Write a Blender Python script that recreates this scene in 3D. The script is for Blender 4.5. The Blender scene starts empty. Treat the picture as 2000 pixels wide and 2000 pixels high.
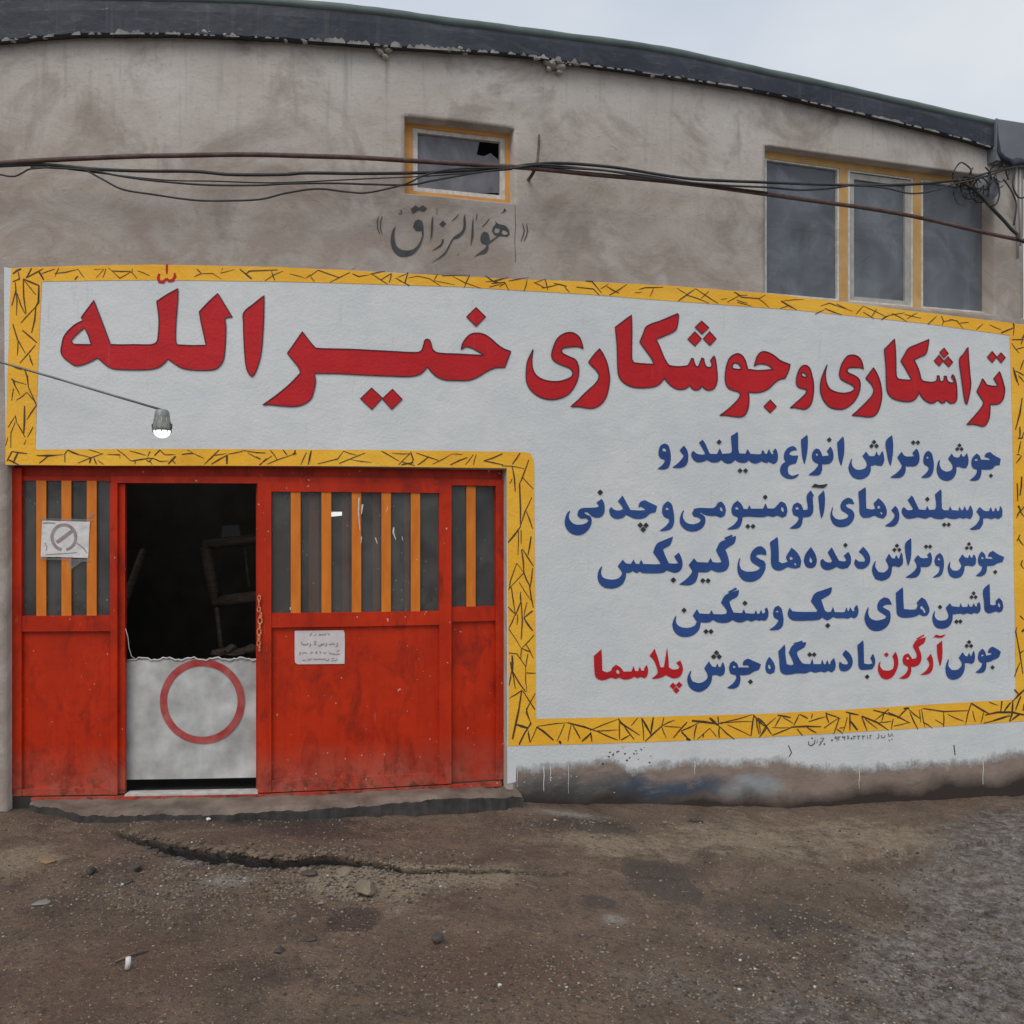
import bpy, bmesh, math, random
import numpy as np
from mathutils import Vector
from mathutils.geometry import tessellate_polygon

scene = bpy.context.scene
COL = scene.collection
R = math.radians

# ------------------------------------------------------------------ camera
EYE = 1.68            # eye height above the door sill (z = 0)
F = 1800.0            # focal length for a 2000 unit wide frame
CX, HY = 1000.0, 1048.0
cam_d = bpy.data.cameras.new('camera')
cam = bpy.data.objects.new('camera', cam_d)
COL.objects.link(cam)
cam.location = (0, 0, EYE)
cam.rotation_euler = (R(90), 0, 0)
cam_d.sensor_width = 36.0
cam_d.lens = 36.0 * F / 2000.0
cam_d.shift_y = (HY - 1000.0) / 2000.0
cam_d.clip_end = 2000.0
scene.camera = cam

# ------------------------------------------------------------------ sky and sun (overcast)
SUN_EL, SUN_AZ = R(52), R(205)      # azimuth clockwise from +Y (behind the camera, to its left)
world = bpy.data.worlds.new('World')
scene.world = world
world.use_nodes = True
nt = world.node_tree
nt.nodes.clear()
w_out = nt.nodes.new('ShaderNodeOutputWorld')
w_bg = nt.nodes.new('ShaderNodeBackground')
w_bg.inputs['Strength'].default_value = 0.1
w_sky = nt.nodes.new('ShaderNodeTexSky')
w_sky.sky_type = 'NISHITA'
w_sky.sun_disc = False
w_sky.sun_elevation = SUN_EL
w_sky.sun_rotation = SUN_AZ
w_tc = nt.nodes.new('ShaderNodeTexCoord')
w_map = nt.nodes.new('ShaderNodeMapping')
w_map.inputs['Scale'].default_value = (1.0, 1.0, 2.2)
w_n = nt.nodes.new('ShaderNodeTexNoise')
w_n.inputs['Scale'].default_value = 1.7
w_n.inputs['Detail'].default_value = 5.0
w_n.inputs['Roughness'].default_value = 0.5
w_r = nt.nodes.new('ShaderNodeValToRGB')
w_r.color_ramp.elements[0].position = 0.36
w_r.color_ramp.elements[0].color = (5.0, 5.75, 6.9, 1)
w_r.color_ramp.elements[1].position = 0.66
w_r.color_ramp.elements[1].color = (7.5, 7.8, 8.15, 1)
w_mx = nt.nodes.new('ShaderNodeMix')
w_mx.data_type = 'RGBA'
w_mx.inputs['Factor'].default_value = 0.9
L = nt.links.new
L(w_tc.outputs['Generated'], w_map.inputs['Vector'])
L(w_map.outputs['Vector'], w_n.inputs['Vector'])
L(w_n.outputs['Fac'], w_r.inputs['Fac'])
L(w_sky.outputs['Color'], w_mx.inputs['A'])
L(w_r.outputs['Color'], w_mx.inputs['B'])
L(w_mx.outputs['Result'], w_bg.inputs['Color'])
L(w_bg.outputs['Background'], w_out.inputs['Surface'])

sun_d = bpy.data.lights.new('sun', 'SUN')
sun_d.energy = 1.5
sun_d.angle = R(40)
sun_d.color = (1.0, 0.955, 0.89)
sun = bpy.data.objects.new('sun', sun_d)
COL.objects.link(sun)
sdir = Vector((math.sin(SUN_AZ) * math.cos(SUN_EL), math.cos(SUN_AZ) * math.cos(SUN_EL), math.sin(SUN_EL)))
sun.rotation_euler = sdir.to_track_quat('Z', 'Y').to_euler()
sun.location = (0, -3, 9)

vs = scene.view_settings
vs.view_transform = 'Standard'
vs.look = 'None'
vs.exposure = 0.08
vs.gamma = 1.0
vs.use_curve_mapping = False

# ------------------------------------------------------------------ noise for geometry
def vnoise(x, y, seed=0):
    x = np.asarray(x, float); y = np.asarray(y, float)
    xi = np.floor(x).astype(np.int64); yi = np.floor(y).astype(np.int64)
    xf = x - xi; yf = y - yi
    def h(a, b):
        n = (a * 374761393 + b * 668265263 + seed * 974634777) & 0xFFFFFFFF
        n = ((n ^ (n >> 13)) * 1274126177) & 0xFFFFFFFF
        return ((n ^ (n >> 16)) & 0xFFFF) / 65535.0
    u = xf * xf * (3 - 2 * xf); v = yf * yf * (3 - 2 * yf)
    return (h(xi, yi) * (1 - u) + h(xi + 1, yi) * u) * (1 - v) + (h(xi, yi + 1) * (1 - u) + h(xi + 1, yi + 1) * u) * v
def fbm(x, y, octv=4, seed=0):
    r = 0.0; a = 0.5; f = 1.0
    for i in range(octv):
        r = r + a * (vnoise(x * f, y * f, seed + i * 17) - 0.5); a *= 0.5; f *= 2.03
    return r
def smooth(a, b, t):
    t = np.clip((t - a) / (b - a), 0, 1)
    return t * t * (3 - 2 * t)

# ------------------------------------------------------------------ the gently convex street front, in plan
_px = np.linspace(-900, 2500, 3401)
_g = np.interp(_px, [-900, 400, 1100, 2500], [3e-5, 3e-5, 1.9e-4, 1.9e-4])
_ld = np.concatenate([[0], np.cumsum((_g[1:] + _g[:-1]) / 2)])
_ld -= np.interp(0, _px, _ld)
_d = 6.0 * np.exp(_ld)
_X = (_px - CX) / F * _d
_S = np.concatenate([[0], np.cumsum(np.hypot(np.diff(_X), np.diff(_d)))])
_S -= np.interp(CX, _px, _S)
_ss = np.linspace(_S[0], _S[-1], 3000)
_bx = np.interp(_ss, _S, _X); _by = np.interp(_ss, _S, _d)
_tx = np.gradient(_bx, _ss); _ty = np.gradient(_by, _ss)
k = np.ones(121) / 121.0
_tx = np.convolve(np.pad(_tx, 60, mode='edge'), k, 'valid'); _ty = np.convolve(np.pad(_ty, 60, mode='edge'), k, 'valid')
_nl = np.hypot(_tx, _ty); _tx /= _nl; _ty /= _nl

def bump_wall(s, z):
    return 0.012 * fbm(s * 1.3 + 40, z * 1.3 + 10, 3, 5) + 0.004 * fbm(s * 5, z * 5, 2, 9)
def P(s, z, off=0.0, rough=True):
    """point on the street front: s metres along it, height z, off metres out towards the street"""
    o = off + (float(bump_wall(s, z)) if rough else 0.0)
    x = float(np.interp(s, _ss, _bx)); y = float(np.interp(s, _ss, _by))
    tx = float(np.interp(s, _ss, _tx)); ty = float(np.interp(s, _ss, _ty))
    return Vector((x + ty * o, y - tx * o, z))
_cache = {}
def SZ(px, py, off=0.0):
    """where on the front (offset off) a line of sight measured on the photograph lands"""
    key = round(off, 4)
    if key not in _cache:
        X = _bx + _ty * off; Y = _by - _tx * off
        _cache[key] = (CX + F * X / Y, Y)
    ppx, Y = _cache[key]
    s = float(np.interp(px, ppx, _ss)); y = float(np.interp(px, ppx, Y))
    return s, EYE - (py - HY) / F * y
def S_(px, off=0.0): return SZ(px, HY, off)[0]
def Z_(px, py, off=0.0): return SZ(px, py, off)[1]
def W(px, py, off=0.0, rough=True):
    s, z = SZ(px, py, off)
    return P(s, z, off, rough)

# ------------------------------------------------------------------ scene graph helpers
def tag(o, label, cat, group=None):
    o['label'] = label; o['category'] = cat
    if group: o['group'] = group
    return o
def thing(name, label, cat, loc, group=None):
    o = bpy.data.objects.new(name, None)
    o.empty_display_size = 0.1
    COL.objects.link(o); o.location = loc
    return tag(o, label, cat, group)
def root_loc(o):
    v = Vector((0, 0, 0))
    while o is not None:
        v = v + Vector(o.location); o = o.parent
    return v
def obj(name, bm, mats, parent=None, smooth_shade=False, at=None):
    """links a bmesh given in world coordinates as one mesh object"""
    me = bpy.data.meshes.new(name)
    bmesh.ops.recalc_face_normals(bm, faces=bm.faces) if not bm.faces.layers.int.get('keep') else None
    bm.to_mesh(me); bm.free()
    if not isinstance(mats, (list, tuple)): mats = [mats]
    for m in mats: me.materials.append(m)
    if smooth_shade:
        me.polygons.foreach_set('use_smooth', [True] * len(me.polygons))
    o = bpy.data.objects.new(name, me)
    COL.objects.link(o)
    base = Vector(at) if at is not None else Vector((0, 0, 0))
    pr = root_loc(parent) if parent is not None else Vector((0, 0, 0))
    me.transform(__import__('mathutils').Matrix.Translation(-(pr + base)))
    o.location = base
    if parent is not None: o.parent = parent
    return o
def single(name, bm, mats, label, cat, at, group=None, **kw):
    return tag(obj(name, bm, mats, None, at=at, **kw), label, cat, group)

def box(bm, a, b, mi=0, bev=0.0):
    x0, y0, z0 = a; x1, y1, z1 = b
    hexa(bm, [(x0, y0, z0), (x1, y0, z0), (x1, y1, z0), (x0, y1, z0), (x0, y0, z1), (x1, y0, z1), (x1, y1, z1), (x0, y1, z1)], mi, bev)
def hexa(bm, c, mi=0, bev=0.0):
    v = [bm.verts.new(p) for p in c]
    fs = [bm.faces.new([v[i] for i in q]) for q in ((0, 3, 2, 1), (4, 5, 6, 7), (0, 1, 5, 4), (1, 2, 6, 5), (2, 3, 7, 6), (3, 0, 4, 7))]
    for f in fs: f.material_index = mi
    if bev > 0:
        es = list({e for f in fs for e in f.edges})
        bmesh.ops.bevel(bm, geom=es, offset=bev, segments=1, affect='EDGES', profile=0.5)
def wbox(bm, s0, s1, z0, z1, o0, o1, mi=0, bev=0.003, step=0.6):
    """a box lying along the street front between depths o0 (back) and o1 (front); follows the curve"""
    n = max(1, int(math.ceil((s1 - s0) / step)))
    rings = []
    for i in range(n + 1):
        s = s0 + (s1 - s0) * i / n
        rings.append([bm.verts.new(P(s, z, o, False)) for z, o in ((z0, o0), (z0, o1), (z1, o1), (z1, o0))])
    fs = []
    for i in range(n):
        a, b = rings[i], rings[i + 1]
        for j in range(4):
            fs.append(bm.faces.new((a[j], a[(j + 1) % 4], b[(j + 1) % 4], b[j])))
    fs.append(bm.faces.new(rings[0])); fs.append(bm.faces.new(rings[-1][::-1]))
    for f in fs: f.material_index = mi
    if bev > 0:
        es = [e for e in {e for f in fs for e in f.edges} if e.calc_face_angle(0) > 0.6]
        bmesh.ops.bevel(bm, geom=es, offset=bev, segments=1, affect='EDGES', profile=0.5)
def pbox(bm, x0, x1, y0, y1, o0, o1, mi=0, bev=0.003):
    """wbox measured on the photograph: front face at depth o1"""
    xm = (x0 + x1) / 2
    wbox(bm, S_(x0, o1), S_(x1, o1), Z_(xm, y1, o1), Z_(xm, y0, o1), o0, o1, mi, bev)
def tube(bm, pts, rad, n=6, mi=0, caps=True):
    pts = [Vector(p) for p in pts]
    if not isinstance(rad, (list, tuple)): rad = [rad] * len(pts)
    rings = []
    up = Vector((0.13, 0.2, 0.97))
    for i, p in enumerate(pts):
        t = (pts[min(i + 1, len(pts) - 1)] - pts[max(i - 1, 0)]).normalized()
        if abs(t.dot(up)) > 0.95: up = Vector((1, 0.1, 0))
        a = t.cross(up).normalized(); b = t.cross(a).normalized()
        rings.append([bm.verts.new(p + (a * math.cos(2 * math.pi * j / n) + b * math.sin(2 * math.pi * j / n)) * rad[i]) for j in range(n)])
    for i in range(len(rings) - 1):
        for j in range(n):
            f = bm.faces.new((rings[i][j], rings[i][(j + 1) % n], rings[i + 1][(j + 1) % n], rings[i + 1][j])); f.material_index = mi; f.smooth = True
    if caps:
        for r in (rings[0], rings[-1][::-1]):
            f = bm.faces.new(r); f.material_index = mi
def lathe(bm, c, prof, n=20, mi=0):
    """prof: list of (radius, z) round the vertical axis through c"""
    rings = []
    for r, z in prof:
        rings.append([bm.verts.new((c[0] + r * math.cos(2 * math.pi * j / n), c[1] + r * math.sin(2 * math.pi * j / n), c[2] + z)) for j in range(n)])
    for i in range(len(rings) - 1):
        for j in range(n):
            f = bm.faces.new((rings[i][j], rings[i][(j + 1) % n], rings[i + 1][(j + 1) % n], rings[i + 1][j])); f.material_index = mi; f.smooth = True
    for r in (rings[0][::-1], rings[-1]):
        f = bm.faces.new(r); f.material_index = mi
def catmull(pts, m=6):
    pts = [np.array(p, float) for p in pts]
    out = []
    for i in range(len(pts) - 1):
        p0 = pts[max(i - 1, 0)]; p1 = pts[i]; p2 = pts[i + 1]; p3 = pts[min(i + 2, len(pts) - 1)]
        for k in range(m):
            t = k / m
            out.append(0.5 * ((2 * p1) + (p2 - p0) * t + (2 * p0 - 5 * p1 + 4 * p2 - p3) * t * t + (3 * p1 - p0 - 3 * p2 + p3) * t ** 3))
    out.append(pts[-1])
    return out

# ------------------------------------------------------------------ flat painted shapes (outline -> sheet on the front)
def round_loop(pts, m=4, corner=48):
    """smooths a hand-traced outline, keeping its sharp corners"""
    n = len(pts); pts = [np.array(p, float) for p in pts]
    if n < 6: return pts
    crn = []
    for i in range(n):
        a = pts[i] - pts[i - 1]; b = pts[(i + 1) % n] - pts[i]
        ang = abs(math.degrees(math.atan2(a[0] * b[1] - a[1] * b[0], a @ b)))
        crn.append(ang > corner)
    out = []
    for i in range(n):
        p1, p2 = pts[i], pts[(i + 1) % n]
        ln = np.linalg.norm(p2 - p1)
        def tan(j):
            v = pts[(j + 1) % n] - pts[j - 1]
            return v / (np.linalg.norm(v) + 1e-9) * ln
        m1 = (p2 - p1) if crn[i] else tan(i)
        m2 = (p2 - p1) if crn[(i + 1) % n] else tan((i + 1) % n)
        if crn[i] and crn[(i + 1) % n]:
            out.append(p1); continue
        for k in range(m):
            t = k / m
            out.append((2 * t**3 - 3 * t**2 + 1) * p1 + (t**3 - 2 * t**2 + t) * m1 + (-2 * t**3 + 3 * t**2) * p2 + (t**3 - t**2) * m2)
    return out
class Sheet:
    def __init__(self): self.bm = bmesh.new()
    def poly(self, loop, holes=(), mi=0):
        loops = [[Vector((p[0], p[1], 0)) for p in l] for l in [loop] + list(holes)]
        vs = [self.bm.verts.new(p) for l in loops for p in l]
        for t in tessellate_polygon(loops):
            try:
                f = self.bm.faces.new([vs[i] for i in t]); f.material_index = mi
            except ValueError: pass
    def ribbon(self, pts, w, mi=0, closed=False):
        pts = [np.array(p, float) for p in pts]
        n = len(pts)
        if not isinstance(w, (list, tuple)): w = [w] * n
        L_, R_ = [], []
        for i in range(n):
            a = pts[(i - 1) % n] if (closed or i > 0) else pts[0]
            b = pts[(i + 1) % n] if (closed or i < n - 1) else pts[-1]
            t = b - a; l = np.linalg.norm(t) + 1e-9; t = t / l
            nn = np.array([-t[1], t[0]]) * w[i] / 2
            L_.append(self.bm.verts.new((*(pts[i] + nn), 0))); R_.append(self.bm.verts.new((*(pts[i] - nn), 0)))
        for i in range(n if closed else n - 1):
            j = (i + 1) % n
            f = self.bm.faces.new((L_[i], L_[j], R_[j], R_[i])); f.material_index = mi
    def dot(self, c, r, mi=0, n=12, sq=False):
        if sq:
            self.poly([(c[0], c[1] - r), (c[0] + r, c[1]), (c[0], c[1] + r), (c[0] - r, c[1])], mi=mi)
        else:
            self.poly([(c[0] + r * math.cos(2 * math.pi * i / n), c[1] + r * math.sin(2 * math.pi * i / n)) for i in range(n)], mi=mi)
    def cut(self, step):
        vs = self.bm.verts
        for ax in (0, 1):
            lo = min(v.co[ax] for v in vs); hi = max(v.co[ax] for v in vs)
            k = math.ceil(lo / step + 1e-6)
            while k * step < hi - 1e-6:
                co = [0, 0, 0]; no = [0, 0, 0]; co[ax] = k * step; no[ax] = 1
                bmesh.ops.bisect_plane(self.bm, geom=self.bm.verts[:] + self.bm.edges[:] + self.bm.faces[:], plane_co=co, plane_no=no, dist=1e-5)
                k += 1
    def place(self, off, step=25, lift=(), rough=True):
        """lifts the drawing onto the front at depth off; lift: extra height per material index"""
        if step: self.cut(step)
        uv = self.bm.loops.layers.uv.new('UVMap')
        done = {}
        for f in self.bm.faces:
            for lp in f.loops:
                v = lp.vert
                if v not in done:
                    o = off + (lift[f.material_index] if lift else 0.0)
                    s, z = SZ(v.co.x, v.co.y, o)
                    done[v] = (s, z, P(s, z, o, rough))
                lp[uv].uv = done[v][:2]
        for v, d in done.items(): v.co = d[2]
        for v in [v for v in self.bm.verts if v not in done]: self.bm.verts.remove(v)
        for f in self.bm.faces:
            f.normal_update()
            if f.normal.y > 0: f.normal_flip()
        self.bm.faces.layers.int.new('keep')
        return self.bm
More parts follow.
